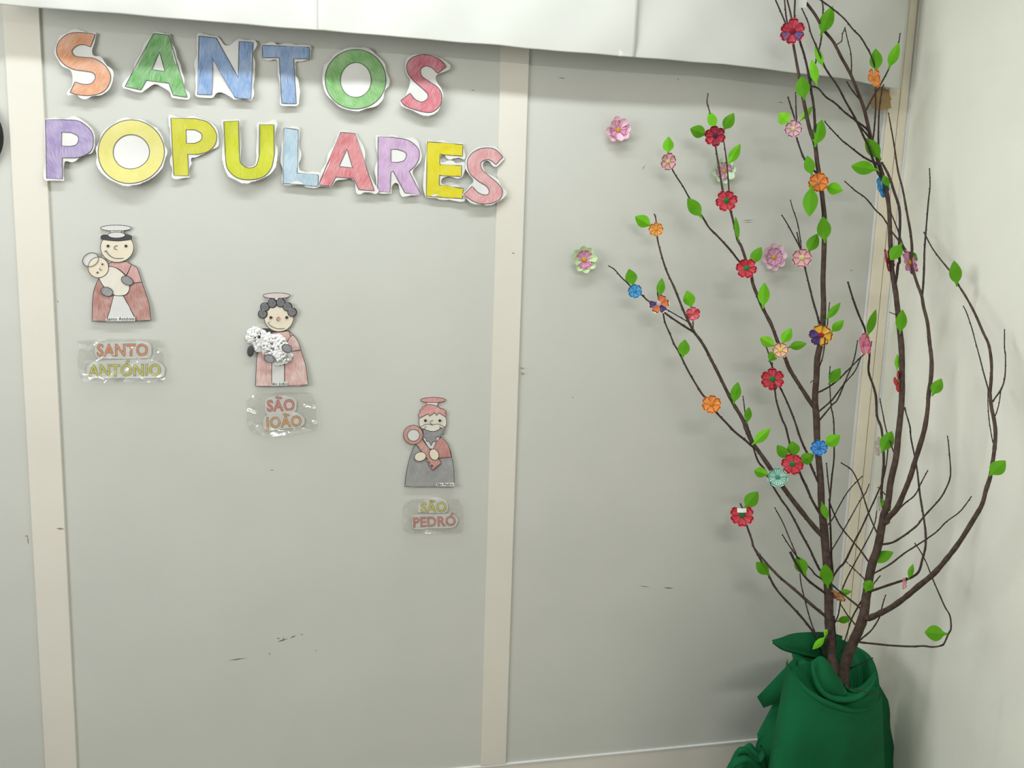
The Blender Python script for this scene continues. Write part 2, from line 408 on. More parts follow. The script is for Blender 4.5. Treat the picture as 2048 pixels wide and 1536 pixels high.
R_li = [[(972, 1038), (1080, 1042), (1200, 1065, 1), (1275, 1130, 1), (1280, 1200, 1), (1250, 1260, 1), (1205, 1300), (1295, 1480), (1175, 1465), (1085, 1300), (1068, 1305), (1060, 1460), (968, 1455)], [(1068, 1133), (1120, 1133), (1175, 1155, 1), (1185, 1185, 1), (1165, 1220, 1), (1120, 1233), (1068, 1230)]]
E_ye = [[(1345, 1075), (1615, 1098), (1610, 1185), (1440, 1170), (1438, 1250), (1603, 1258), (1600, 1340), (1435, 1330), (1432, 1405), (1615, 1430), (1608, 1507), (1335, 1490)]]
S_pk = [(1918, 1190), (1862, 1250), (1820, 1215, 1), (1780, 1215, 1), (1748, 1240, 1), (1760, 1290, 1), (1820, 1345, 1), (1880, 1400, 1), (1910, 1450, 1), (1890, 1510, 1), (1820, 1545, 1), (1740, 1545, 1), (1680, 1525, 1), (1615, 1478), (1680, 1415), (1730, 1465, 1), (1790, 1480, 1), (1810, 1455, 1), (1790, 1415, 1), (1720, 1370, 1), (1660, 1310, 1), (1645, 1230, 1), (1680, 1165, 1), (1760, 1125, 1), (1850, 1130, 1)]
letters = [
 ('S', A_, [S_or], (222, 148, 100), 40, 24, 'orange crayoned paper letter S, first letter of the upper row', 1.5),
 ('A', A_, A_gr, (96, 170, 84), 25, 38, 'green crayoned paper letter A between the orange S and the blue N', 1),
 ('N', A_, N_bl, (118, 156, 208), 5, 30, 'blue crayoned paper letter N beside the green A', 1),
 ('T', B_, T_bl, (125, 160, 208), 3, 9, 'blue crayoned paper letter T left of the green O', .8),
 ('O', B_, 'O1', (112, 180, 92), -40, 9, 'green crayoned paper letter O in the upper row', 1.4),
 ('S', B_, [S_rd], (208, 96, 112), 30, 18, 'red crayoned paper letter S, last letter of the upper row', 1.5),
 ('P', A_, P_pu, (158, 138, 192), -30, 9, 'purple crayoned paper letter P lapping the left cover strip', .7),
 ('O', A_, 'O2', (236, 228, 130), -40, 9, 'yellow crayoned paper letter O in the lower row', 1.6),
 ('P', A_, P_ye, (210, 208, 52), 2, 9, 'yellow-green crayoned paper letter P after the yellow O', .7),
 ('U', A_, U_ye, (202, 208, 34), 0, 8, 'yellow-green crayoned paper letter U between the P and the pale blue L', 1.5),
 ('L', B_, L_bl, (166, 198, 216), 8, 8, 'pale blue crayoned paper letter L touching the red A', .9),
 ('A', B_, A_rd, (216, 112, 118), 25, 10, 'red crayoned paper letter A between the pale blue L and the lilac R', 1),
 ('R', B_, R_li, (200, 158, 206), 15, 9, 'lilac crayoned paper letter R left of the yellow E', .9),
 ('E', B_, E_ye, (230, 216, 22), -50, 6, 'yellow crayoned paper letter E left of the pink S', .8),
 ('S', B_, [S_pk], (222, 150, 152), 20, 10, 'pale pink crayoned paper letter S lapping the middle strip, last of the lower row', 1.2),
]
OVAL = {'O1': ([(800, 608, 230, 228)], [(802, 612, 117, 133)]), 'O2': ([(1000, 1155, 249, 242)], [(1000, 1155, 138, 131)])}
for i, (ch, fr, sh, col, ang, close, lab, amp) in enumerate(letters):
    if isinstance(sh, str):
        polys = [el_(*OVAL[sh][0][0], fr), el_(*OVAL[sh][1][0], fr)]
    else:
        polys = [outline(p, *fr) for p in sh]
    A = np.array(polys[0]); x0, x1, y0, y1 = A[:, 0].min(), A[:, 0].max(), A[:, 1].min(), A[:, 1].max()
    q = random.Random(i); t1, t2 = q.uniform(-1, 1), q.uniform(0, 6)
    def lift(x, y, x0=x0, x1=x1, y0=y0, y1=y1, t1=t1, t2=t2, amp=amp):
        v = (y-y0)/(y1-y0); u = (x-x0)/(x1-x0)-.5
        return amp*(.002+.009*max(0, v)**2.2+.003*t1*u+.0012*math.sin(u*9+t2)+.0015*math.sin(v*7+t2)+.002)
    base = .0065 if (i in (6, 14)) else .002
    base += .0012*(i % 2)
    c = W((x0+x1)/2, (y0+y1)/2, base)
    root = empty('paper_letter', c, lab, 'letter', 'coloured paper letters on the wall')
    outer = backing(polys[:1], close, 3.6, 2.2, 1.6, i)
    sheet('paper_backing', [outer], base, M_paper, root, lift=lift, spacing=9)
    sheet('letter_face', polys, base+.0009, mat_pencil('pencil '+ch+str(i), tuple(c*.9 for c in col), ang, .28 if col[0] > 200 and col[1] > 200 else .5, .0016, .36, .66), root, lift=lift, spacing=9)
    ribbon('ink_outline', [(p if len(p) > 30 else [tuple(np.array(a)*(1-k/6)+np.array(b_)*k/6) for a, b_ in zip(p, p[1:]+p[:1]) for k in range(6)], True) for p in polys], 1.15, base+.0013, M_ink, root, lift=lift)

# ------------------------------------------------------------------ the three paper figures
M_line = mat_plain('black print line', (62, 58, 58), .7, .1)
M_white = mat_pencil('white print', (206, 208, 204), 0, .3)
M_skin = mat_pencil('skin pencil', (222, 212, 188), 30, .35)
M_pinkrobe = mat_pencil('dusty pink pencil', (190, 138, 132), 10, .5)
M_brownrobe = mat_pencil('brown pencil', (164, 112, 102), -8, .5)
M_greyp = mat_pencil('grey pencil', (132, 132, 134), 40, .3)
M_greyrobe = mat_pencil('grey robe pencil', (142, 142, 142), -25, .3)
M_dark = mat_pencil('dark grey pencil', (70, 70, 76), 20, .1)
M_redhair = mat_pencil('red hair pencil', (204, 132, 128), 60, .5)
M_redp = mat_pencil('rust pencil', (184, 132, 122), 25, .4)
M_redbrown = mat_pencil('brick pencil', (178, 114, 104), 25, .45)
M_palepink = mat_pencil('pale robe pencil', (194, 148, 140), 0, .7, .0018)
M_halo = mat_pencil('halo pencil', (206, 190, 188), 20, .4)
M_silk = mat_pencil('pale swaddle', (216, 212, 196), 30, .4)
def figure(name, fr, label, layers, lines, lw, seed, words=None, dots=()):
    s, ox, oy = fr
    allp = [l[2] for l in layers]
    A = np.array([p for q in allp for p in q]); x0, x1, y0, y1 = A[:, 0].min(), A[:, 0].max(), A[:, 1].min(), A[:, 1].max()
    def lift(x, y): 
        v = (y-y0)/(y1-y0); u = (x-x0)/(x1-x0)-.5
        return .0015+.0045*max(0, v)**2.5+.001*math.sin(v*6+seed)+.002*u*u
    root = empty(name, W((x0+x1)/2, (y0+y1)/2, .003), label, 'paper figure', 'paper figures on the wall')
    sil = backing(allp, 2.5, .3, .3, 1.0, seed)
    sheet('paper_cutout', [sil], .002, M_paper, root, lift=lift, spacing=8)
    ink = []
    for k, (nm, mat, poly) in enumerate(layers):
        sheet(nm, [poly], .0028+.00032*k, mat, root, .00005, lift=lift, spacing=8)
        ink.append((nm, k, poly))
    top = .0028+.00032*len(layers)
    # each outline sits just over its own fill
    for nm, k, poly in ink:
        P = []
        for a, b_ in zip(poly, poly[1:]+poly[:1]):
            n = max(1, int(math.hypot(a[0]-b_[0], a[1]-b_[1])/3)); P += [(a[0]+(b_[0]-a[0])*q/n, a[1]+(b_[1]-a[1])*q/n) for q in range(n)]
        ribbon('ink_line', [(P, True)], lw, .0028+.00032*k+.00016, M_line, root, lift=lift)
    for ln in lines: ribbon('ink_line', [ln], lw, top+.0001, M_line, root, lift=lift)
    if dots:
        for d in dots: sheet('eye', [d], top+.0002, M_line, root, .00005, lift=lift, spacing=20)
    return root, lift, top
def O(fr): return lambda pts, closed=True: outline(pts, *fr, closed=closed)
# 1: man holding a baby
fr = (220/965, 140, 430); o_ = O(fr); e_ = lambda *a: ell(*a, n=30, sx=fr[0], ox=fr[1], oy=fr[2]) if len(a) == 5 else ell(*a, 0, 30, *fr)
L1 = [
 ('halo', M_white, e_(405, 115, 135, 26)),
 ('neck', M_paper, o_([(360, 138), (450, 138), (470, 200), (340, 200)])),
 ('robe', M_brownrobe, o_([(255, 555), (215, 650, 1), (200, 780, 1), (200, 930), (715, 922), (690, 760, 1), (632, 588, 1), (590, 470, 1), (530, 430), (420, 420), (330, 440)])),
 ('chest', M_pinkrobe, o_([(335, 425), (385, 408), (500, 408), (540, 435), (495, 530), (420, 470, 1), (345, 450)])),
 ('sleeve', M_pinkrobe, o_([(540, 435), (585, 460, 1), (610, 520, 1), (632, 588), (555, 597), (498, 535)])),
 ('underskirt', M_white, o_([(385, 705), (470, 710), (585, 922), (322, 926), (350, 850)])),
 ('swaddled_body', M_silk, o_([(345, 450), (400, 462, 1), (455, 500, 1), (495, 545, 1), (520, 600, 1), (520, 660, 1), (490, 698, 1), (440, 708, 1), (385, 700, 1), (330, 660, 1), (285, 610, 1), (255, 555), (300, 530), (330, 490)])),
 ('infant_halo', M_white, e_(182, 392, 72, 58, -28)),
 ('infant_head', M_skin, e_(250, 460, 90, 90)),
 ('head', M_skin, e_(415, 285, 146, 130)),
 ('hair', M_dark, o_([(272, 190), (290, 176, 1), (335, 176, 1), (415, 196, 1), (490, 172, 1), (535, 182, 1), (546, 200, 1), (535, 214, 1), (480, 223, 1), (415, 228, 1), (340, 222, 1), (280, 212, 1)])),
 ('tonsure', M_white, e_(410, 176, 76, 26)),
 ('hand', M_greyp, e_(502, 575, 54, 36, 28)),
 ('hand', M_greyp, e_(325, 672, 54, 38, 22))]
lines1 = [(o_([(420, 268, 1), (395, 275, 1), (390, 295, 1), (415, 305, 1)], False), False), (o_([(302, 322, 1), (325, 312, 1)], False), False), (o_([(318, 316, 1), (345, 352, 1), (390, 378, 1), (470, 380, 1)], False), False), (o_([(265, 465, 1), (262, 478, 1), (280, 486, 1)], False), False), (e_(182, 392, 72, 58, -28), True)]
d1 = [e_(335, 272, 12, 12), e_(492, 272, 12, 12), e_(285, 432, 8, 8), e_(242, 505, 8, 8)]
f1, lf1, tp = figure('paper_figure', fr, 'paper cutout of a haloed man with black hair band holding a baby', L1, lines1, 1.15, 1, dots=d1)
def caption(root, lf, fr, word, p0, p1, h, top, tag):
    s, ox, oy = fr; q = lambda p: (ox+p[0]*s, oy+p[1]*s)
    sheet('caption_strip', [outline(tag, *fr)], top+.0003, M_paper, root, .00005, lift=lf, spacing=20)
    text_mesh('caption_lettering', word, q(p0), q(p1), h*s, top+.0005, M_line, root, .022, lift=lf)
caption(f1, lf1, fr, 'Santo António', (325, 924), (570, 921), 26, tp, [(320, 898), (574, 893), (576, 928), (320, 930)])
# 2: man holding a lamb
fr = (190/941, 470, 570); o_ = O(fr)
L2 = [
 ('halo', M_halo, e_(412, 105, 134, 28)),
 ('neck', M_paper, o_([(340, 135), (480, 130), (500, 190), (330, 190)])),
 ('robe', M_palepink, o_([(340, 465), (235, 655, 1), (213, 800, 1), (207, 998), (725, 985), (700, 800, 1), (652, 645, 1), (600, 520), (530, 450)])),
 ('chest', M_palepink, o_([(340, 470), (440, 465), (530, 455), (555, 510), (510, 580), (440, 500)])),
 ('sleeve', M_palepink, o_([(510, 580), (545, 515, 1), (580, 500, 1), (625, 560, 1), (655, 642), (565, 655), (540, 600)])),
 ('underskirt', M_white, o_([(365, 770), (490, 790), (490, 985), (365, 990)])),
 ('collar', M_dark, o_([(270, 430), (370, 436, 1), (415, 450, 1), (410, 466), (340, 462)])),
 ('head', M_skin, e_(435, 320, 145, 142)),
 ] + [('hair_curl', M_dark, e_(x, y, 46, 44)) for x, y in ((276, 286), (298, 216), (370, 181), (455, 175), (522, 214), (568, 268))]
lines2 = [(o_([(330, 372, 1), (345, 364, 1)], False), False), (o_([(325, 372, 1), (335, 390, 1), (365, 412, 1), (420, 432, 1), (490, 430, 1)], False), False), (o_([(440, 318, 1), (418, 325, 1), (415, 345, 1), (430, 356, 1)], False), False)]
f2, lf2, tp = figure('paper_figure', fr, 'paper cutout of a curly-haired haloed man holding a cotton wool lamb', L2, lines2, 1.05, 2, dots=[e_(355, 322, 14, 14), e_(512, 322, 14, 14)])
M_spiral = mat_plain('pale spiral line', (176, 176, 178), .8, .1)
sp = []
for x, y in ((276, 286), (298, 216), (370, 181), (455, 175), (522, 214), (568, 268)):
    sp.append(([(fr[1]+(x+(4+a*2.0)*math.cos(a))*fr[0], fr[2]+(y+(4+a*2.0)*math.sin(a))*fr[0]) for a in np.arange(0, 18, .45)], False))
for a in sp: ribbon('curl_spiral', [a], .95, tp+.0001, M_spiral, f2, lift=lf2)
sheet('nose', [e_(434, 336, 11, 16)], tp+.0001, mat_pencil('pink nose', (214, 130, 130), 0), f2, .00005, lift=lf2, spacing=20)
sheet('tack', [e_(413, 132, 13, 12)], tp+.0004, M_paper, f2, .001, lift=lf2, spacing=20)
caption(f2, lf2, fr, 'São João', (360, 988), (515, 985), 24, tp, [(356, 962), (516, 956), (518, 992), (356, 996)])
# the lamb: cotton wool glued on the sheet
M_wool = mat_plain('cotton wool', (242, 244, 243), 1, .02, .05, 60, .6, 300)
lamb = outline([(135, 440, 1), (205, 416, 1), (270, 440, 1), (330, 478, 1), (430, 492, 1), (500, 530, 1), (520, 600, 1), (560, 690, 1), (552, 745, 1), (480, 785, 1), (400, 795, 1), (340, 720, 1), (270, 670, 1), (205, 650, 1), (185, 590, 1), (130, 560, 1), (118, 500, 1)], *fr)
sheet('wool_pad', [lamb], .0085, M_wool, f2, .003, lift=lf2, spacing=6)
A = np.array(lamb); bm = bmesh.new(); org = parent_origin(f2); q = random.Random(5); made = 0
while made < 420:
    x, y = q.uniform(A[:, 0].min(), A[:, 0].max()), q.uniform(A[:, 1].min(), A[:, 1].max())
    if not inside([lamb], np.array([x]), np.array([y]))[0]: continue
    d = segdist([lamb], np.array([x]), np.array([y]))[0]; r = q.uniform(1.6, 3.6)*.0015
    p = W(x, y, .008); c = Vector((p.x, -(lf2(x, y)+.006+min(d, 12)*.0009*q.uniform(.82, 1)), p.z))-org
    bmesh.ops.create_icosphere(bm, subdivisions=2, radius=r, matrix=Matrix.Translation(c)); made += 1
for v in bm.verts: v.co += Vector((q.uniform(-1, 1), q.uniform(-1, 1), q.uniform(-1, 1)))*.0005
me = bpy.data.meshes.new('cotton_wool'); bm.to_mesh(me); bm.free(); me.materials.append(M_wool)
for p in me.polygons: p.use_smooth = True
wool = link(bpy.data.objects.new('cotton_wool', me), f2); wool['kind'] = 'stuff'; wool['label'] = 'fluffy white cotton wool lamb fleece'
def blob(name, cx, cy, rx, ry, off, th, mat, par, fr, rot=0, lift=None):
    p = W(fr[1]+cx*fr[0], fr[2]+cy*fr[0], off); k = fr[0]*.00151
    bm = bmesh.new(); bmesh.ops.create_icosphere(bm, subdivisions=2, radius=1)
    a = math.radians(rot); o0 = parent_origin(par)
    vs = [Vector((p.x+(v.co.x*rx*math.cos(a)+v.co.z*ry*math.sin(a))*k, p.y+v.co.y*th, p.z+(-v.co.x*rx*math.sin(a)+v.co.z*ry*math.cos(a))*k)) for v in bm.verts]
    bm.verts.index_update(); fs = [[v.index for v in f.verts] for f in bm.faces]; bm.free()
    return mesh_obj(name, vs, fs, mat, par, smooth=True)
blob('lamb_ear', 155, 655, 33, 56, .012, .003, M_dark, f2, fr, 5)
for x, y, r in ((200, 522, 8), (250, 478, 8)): blob('lamb_eye', x, y, r, r, .031, .001, M_line, f2, fr)
blob('lamb_nose', 240, 517, 15, 11, .031, .001, M_line, f2, fr, -30)
for x, y, r in ((515, 628, 25), (338, 730, 20)):
    poly = e_(x, y, 51, 38, r); sheet('hand', [poly], .025, M_greyp, f2, .0004, spacing=8); ribbon('ink_line', [(poly, True)], 1.05, .0254, M_line, f2)
# 3: bearded man with a key
fr = (170/870, 780, 780); o_ = O(fr)
key_poly = [(265, 550), (325, 500), (410, 610), (500, 705), (522, 745), (435, 817), (418, 795), (440, 775), (425, 760), (405, 780), (390, 760), (410, 742), (395, 725), (375, 740), (366, 728), (385, 708)]
L3 = [
 ('halo', M_redhair, e_(440, 102, 128, 28)),
 ('neck', M_paper, o_([(375, 128), (490, 128), (480, 170), (370, 170)])),
 ('robe', M_greyrobe, o_([(330, 480), (250, 570), (200, 690, 1), (165, 850, 1), (150, 980), (656, 980), (650, 800, 1), (630, 685, 1), (605, 590, 1), (525, 480)])),
 ('collar', M_white, o_([(330, 485), (515, 478), (440, 602), (400, 600)])),
 ('shoulder_cape', M_redbrown, o_([(440, 602), (470, 530), (525, 480), (575, 530, 1), (605, 590, 1), (627, 682), (500, 696)])),
 ('head', M_silk, e_(437, 325, 142, 128)),
 ('beard', M_greyp, o_([(335, 400), (380, 412), (440, 423), (490, 410), (518, 385), (535, 400), (560, 405), (548, 430), (552, 445), (525, 455), (518, 480), (470, 480), (470, 520), (435, 530), (418, 570), (405, 530), (370, 520), (370, 490), (332, 482), (340, 440)])),
 ('moustache', M_silk, o_([(305, 385), (350, 358, 1), (395, 350, 1), (437, 358, 1), (480, 348, 1), (530, 362, 1), (568, 382), (518, 388), (490, 410, 1), (440, 423, 1), (380, 412, 1), (345, 398)])),
 ('hair', M_redhair, o_([(288, 252), (312, 225), (302, 205), (335, 185), (325, 172), (375, 155), (370, 148), (430, 152, 1), (480, 165, 1), (515, 190), (545, 192), (575, 225, 1), (562, 240), (580, 245), (572, 265), (560, 268), (500, 232), (478, 260), (455, 230), (402, 268), (390, 240), (302, 288)])),
 ('key_shaft', M_redp, o_(key_poly)),
 ('key_ring', M_redp, e_(237, 457, 100, 98)),
 ('key_hole', M_white, e_(240, 463, 62, 59)),
 ('hand', M_skin, e_(308, 678, 60, 46, -15)),
 ('hand', M_skin, e_(450, 658, 46, 58, -25))]
lines3 = [(o_([(442, 310, 1), (415, 320, 1), (412, 340, 1), (435, 354, 1)], False), False), (o_([(345, 400, 1), (372, 370, 1)], False), False), (o_([(505, 372, 1), (520, 390, 1)], False), False)]
f3, lf3, tp = figure('paper_figure', fr, 'paper cutout of a bearded haloed man in grey holding a large key', L3, lines3, 1.0, 3, dots=[e_(362, 313, 14, 14), e_(510, 313, 14, 14)])
caption(f3, lf3, fr, 'São Pedro', (476, 974), (642, 974), 26, tp, [(470, 945), (655, 943), (655, 980), (470, 980)])

# ------------------------------------------------------------------ laminated name labels
def mat_film(name, tint):
    m, N, L, b = new_mat(name); out = N['Material Output']; N.remove(b)
    tr = N.new('ShaderNodeBsdfTransparent'); tr.inputs[0].default_value = tint
    gl = N.new('ShaderNodeBsdfGlossy'); gl.inputs['Roughness'].default_value = .12; gl.inputs[0].default_value = (1, 1, 1, 1)
    df = N.new('ShaderNodeBsdfDiffuse'); df.inputs[0].default_value = (.62, .62, .58, 1)
    tc = N.new('ShaderNodeTexCoord'); n = N.new('ShaderNodeTexNoise'); n.inputs['Scale'].default_value = 28; n.inputs['Detail'].default_value = 2
    bp = N.new('ShaderNodeBump'); bp.inputs['Strength'].default_value = .35; bp.inputs['Distance'].default_value = .01
    L.new(tc.outputs['Object'], n.inputs['Vector']); L.new(n.outputs['Fac'], bp.inputs['Height']); L.new(bp.outputs['Normal'], gl.inputs['Normal'])
    m1 = N.new('ShaderNodeMixShader'); m1.inputs[0].default_value = .12; L.new(tr.outputs[0], m1.inputs[1]); L.new(df.outputs[0], m1.inputs[2])
    m2 = N.new('ShaderNodeMixShader'); m2.inputs[0].default_value = .12
    L.new(m1.outputs[0], m2.inputs[1]); L.new(gl.outputs[0], m2.inputs[2]); L.new(m2.outputs[0], out.inputs[0])
    return m
M_film = mat_film('clear laminate film', (.96, .96, .95, 1))
M_wink = mat_plain('brown print line', (96, 66, 52), .7, .1)
def sign(fr, label, film, rows, seed, crinkle):
    s, ox, oy = fr; fp = outline(film, *fr); A = np.array(fp); x0, x1, y0, y1 = A[:, 0].min(), A[:, 0].max(), A[:, 1].min(), A[:, 1].max()
    q = random.Random(seed); ph = [q.uniform(0, 6) for _ in range(6)]
    def lf(x, y):
        v = (y-y0)/(y1-y0); u = (x-x0)/(x1-x0)
        w = crinkle*(.0016*math.sin(x*.07+y*.16+ph[0])+.0022*math.sin(x*.09-y*.24+ph[1])*(.3+.7*min(1, abs(u-.5)*2.2))+.0010*math.sin(x*.31+ph[2])*math.sin(y*.36+ph[3]))
        return max(.0026, .0068+.003*v*v+w)+crinkle*.004*max(0, .12-u)*8+crinkle*.017*max(0, (v-.82)/.18)**1.4*(.65+.35*math.sin(x*.06+ph[4]))
    flat = lambda x, y: .0008
    root = empty('name_label', W((x0+x1)/2, (y0+y1)/2, .003), label, 'label', 'laminated name labels')
    for row, (word, p0, p1, h, col, tagp) in enumerate(rows):
        dz = .0009*row
        a, b_ = (ox+p0[0]*s, oy+p0[1]*s), (ox+p1[0]*s, oy+p1[1]*s)
        sheet('paper_slip', [outline(tagp, *fr)], .002+dz, M_paper, root, .0003, lift=flat, spacing=6)
        mw = mat_pencil('word '+word+str(seed), col, 30, .25); plain = word.replace('Ó', 'O').replace('Ã', 'A')
        text_mesh('word_outline', plain, a, b_, h*s, .0024+dz, M_wink, root, .010, .024, lift=flat)
        text_mesh('word_lettering', plain, a, b_, h*s, .0026+dz, mw, root, .010, lift=flat)
        acute = {'ANTÓNIO': (492, 1302, 520, 1272), 'PEDRÓ': (618, 1286, 650, 1256)}; tilde = {('SÃO', 12): (402, 1116, 64), ('JOÃO', 12): (478, 1285, 58), ('SÃO', 13): (404, 1136, 56)}
        stroke = None
        if word in acute:
            k = acute[word]; stroke = [(k[0], k[1]), ((k[0]+k[2])/2, (k[1]+k[3])/2), (k[2], k[3])]
        elif (word, seed) in tilde:
            tx, ty, tw = tilde[(word, seed)]; stroke = [(tx+tw*t, ty-7*math.sin(2*PI*t)+6*(.5-t)) for t in np.linspace(0, 1, 9)]
        if stroke:
            for nm, mm, ww, of in (('accent_outline', M_wink, 20, .0024+dz), ('accent', mw, 12, .0026+dz)):
                ribbon(nm, [([(ox+a*s, oy+b2*s) for a, b2 in stroke], False)], ww*s, of, mm, root, lift=flat)
    sheet('plastic_film', [fp], .0034, M_film, root, 0, lift=lf, spacing=4)
    return root
sign((220/965, 140, 430), 'glossy laminated label, orange word over yellow-green word, below the figure with the baby',
     [(65, 1100), (330, 1084, 1), (600, 1085), (780, 1090), (825, 1140), (832, 1280, 1), (840, 1420), (828, 1462), (600, 1455, 1), (350, 1462, 1), (140, 1450), (85, 1380, 1), (78, 1240, 1), (95, 1150, 1)],
     [('SANTO', (240, 1236), (682, 1232), 100, (226, 140, 92), [(225, 1150, 1), (300, 1118, 1), (600, 1112, 1), (700, 1130, 1), (716, 1190, 1), (690, 1252, 1), (500, 1262, 1), (300, 1258, 1), (225, 1235, 1)]),
      ('ANTÓNIO', (165, 1412), (795, 1405), 96, (206, 208, 70), [(160, 1320, 1), (260, 1282, 1), (480, 1268, 1), (720, 1270, 1), (820, 1320, 1), (825, 1400, 1), (760, 1428, 1), (450, 1432, 1), (200, 1432, 1), (150, 1400, 1)])], 11, 1.0)
sign((190/941, 470, 570), 'glossy laminated label, red word over orange word, below the figure with the lamb',
     [(115, 1140), (200, 1085, 1), (350, 1070, 1), (500, 1052, 1), (750, 1060), (800, 1150), (806, 1250, 1), (815, 1340), (820, 1410), (720, 1440, 1), (500, 1475, 1), (260, 1485), (160, 1440, 1), (118, 1360), (125, 1280, 1)],
     [('SÃO', (320, 1250), (590, 1240), 106, (222, 120, 112), [(305, 1140, 1), (400, 1095, 1), (500, 1095, 1), (600, 1130, 1), (608, 1220, 1), (580, 1255, 1), (430, 1280, 1), (315, 1280, 1)]),
      ('JOÃO', (300, 1415), (660, 1395), 100, (222, 158, 92), [(290, 1310, 1), (400, 1275, 1), (520, 1245, 1), (640, 1275, 1), (690, 1340, 1), (650, 1405, 1), (480, 1425, 1), (300, 1440, 1)])], 12, 1.0)
sign((170/870, 780, 780), 'dull laminated label, yellow word over red word, below the figure with the key',
     [(130, 1190), (190, 1120, 1), (330, 1106, 1), (700, 1106), (745, 1180), (750, 1290, 1), (757, 1390), (700, 1450, 1), (400, 1452, 1), (180, 1458), (135, 1420)],
     [('SÃO', (318, 1250), (577, 1244), 98, (214, 206, 70), [(285, 1250), (288, 1180, 1), (330, 1140, 1), (450, 1100, 1), (560, 1122, 1), (592, 1180, 1), (585, 1240, 1), (540, 1258, 1), (400, 1260, 1)]),
      ('PEDRÓ', (242, 1402), (672, 1384), 94, (212, 122, 106), [(225, 1285), (290, 1270, 1), (460, 1272, 1), (580, 1268, 1), (620, 1255, 1), (670, 1290, 1), (695, 1340, 1), (660, 1400, 1), (590, 1415, 1), (400, 1418, 1), (270, 1428, 1), (225, 1390, 1)])], 13, .35)

# ------------------------------------------------------------------ odds and ends on the wall
bpy.context.view_layer.update()
M_card = mat_plain('brown cardboard', (164, 138, 96), .85, .1, .12, 18)
card = sheet('cardboard_scrap', [outline([(1600, 892), (1690, 918), (1702, 985), (1718, 1018), (1704, 1030), (1714, 1108), (1660, 1118), (1588, 1132), (1540, 1110), (1502, 1060), (1520, 960)], 400/2048, 1448, 0)], .040, M_card, None, .003, origin=W(1765, 196, .042))
card['label'] = 'small torn brown cardboard scrap taped to the corner post under the banner'; card['category'] = 'cardboard'
M_black = mat_plain('black plastic', (34, 34, 36), .4, .4)
cpx = W(4, 271, .012); cpx.x -= .106; cpx.y = -.012
bm = bmesh.new(); bmesh.ops.create_cone(bm, cap_ends=True, segments=64, radius1=.106, radius2=.100, depth=.022, matrix=Matrix.Rotation(PI/2, 4, 'X'))
me = bpy.data.meshes.new('wall_disc'); bm.to_mesh(me); bm.free(); me.materials.append(M_black)
disc = bpy.data.objects.new('wall_disc', me); link(disc); disc.location = cpx
disc['label'] = 'black round object just showing at the left edge of the photo'; disc['category'] = 'wall disc'

# ------------------------------------------------------------------ the tree of real branches
def P3(px, py, g):
    v = ray(px, py); t = (-g-CAM.y)/v.y
    if v.x > 0: t = min(t, (xC-g-CAM.x)/v.x)
    return CAM+v*t, t
M_bark = mat_plain('dark brown bark', (84, 70, 62), .8, .25, .3, 60, .5, 160, (64, 52, 46))
M_twig = mat_plain('dark twig bark', (68, 55, 50), .75, .25, .25, 80, .3, 200, (52, 42, 40))
M_leafs = [mat_plain('green paper %d' % k, c, .7, .2, .04, 20) for k, c in enumerate(((86, 152, 22), (106, 182, 28), (128, 200, 42)))]
tree_base, _ = P3(1684, 1400, .31)
tree = empty('branch_tree', tree_base, 'bare branched tree with paper leaves standing in the green cloth', 'tree')
NODES = []                                                # (px, py, g) of everything grown so far
def near(px, py, far=18, thick=False):
    if not NODES: return None
    A = np.array(NODES); d = np.hypot(A[:, 0]-px, A[:, 1]-py); i = int(d.argmin())
    if thick:
        k = np.where(d < 11)[0]
        if len(k): i = int(k[A[k, 3].argmax()])
    return tuple(A[i]) if d[i] < far else None
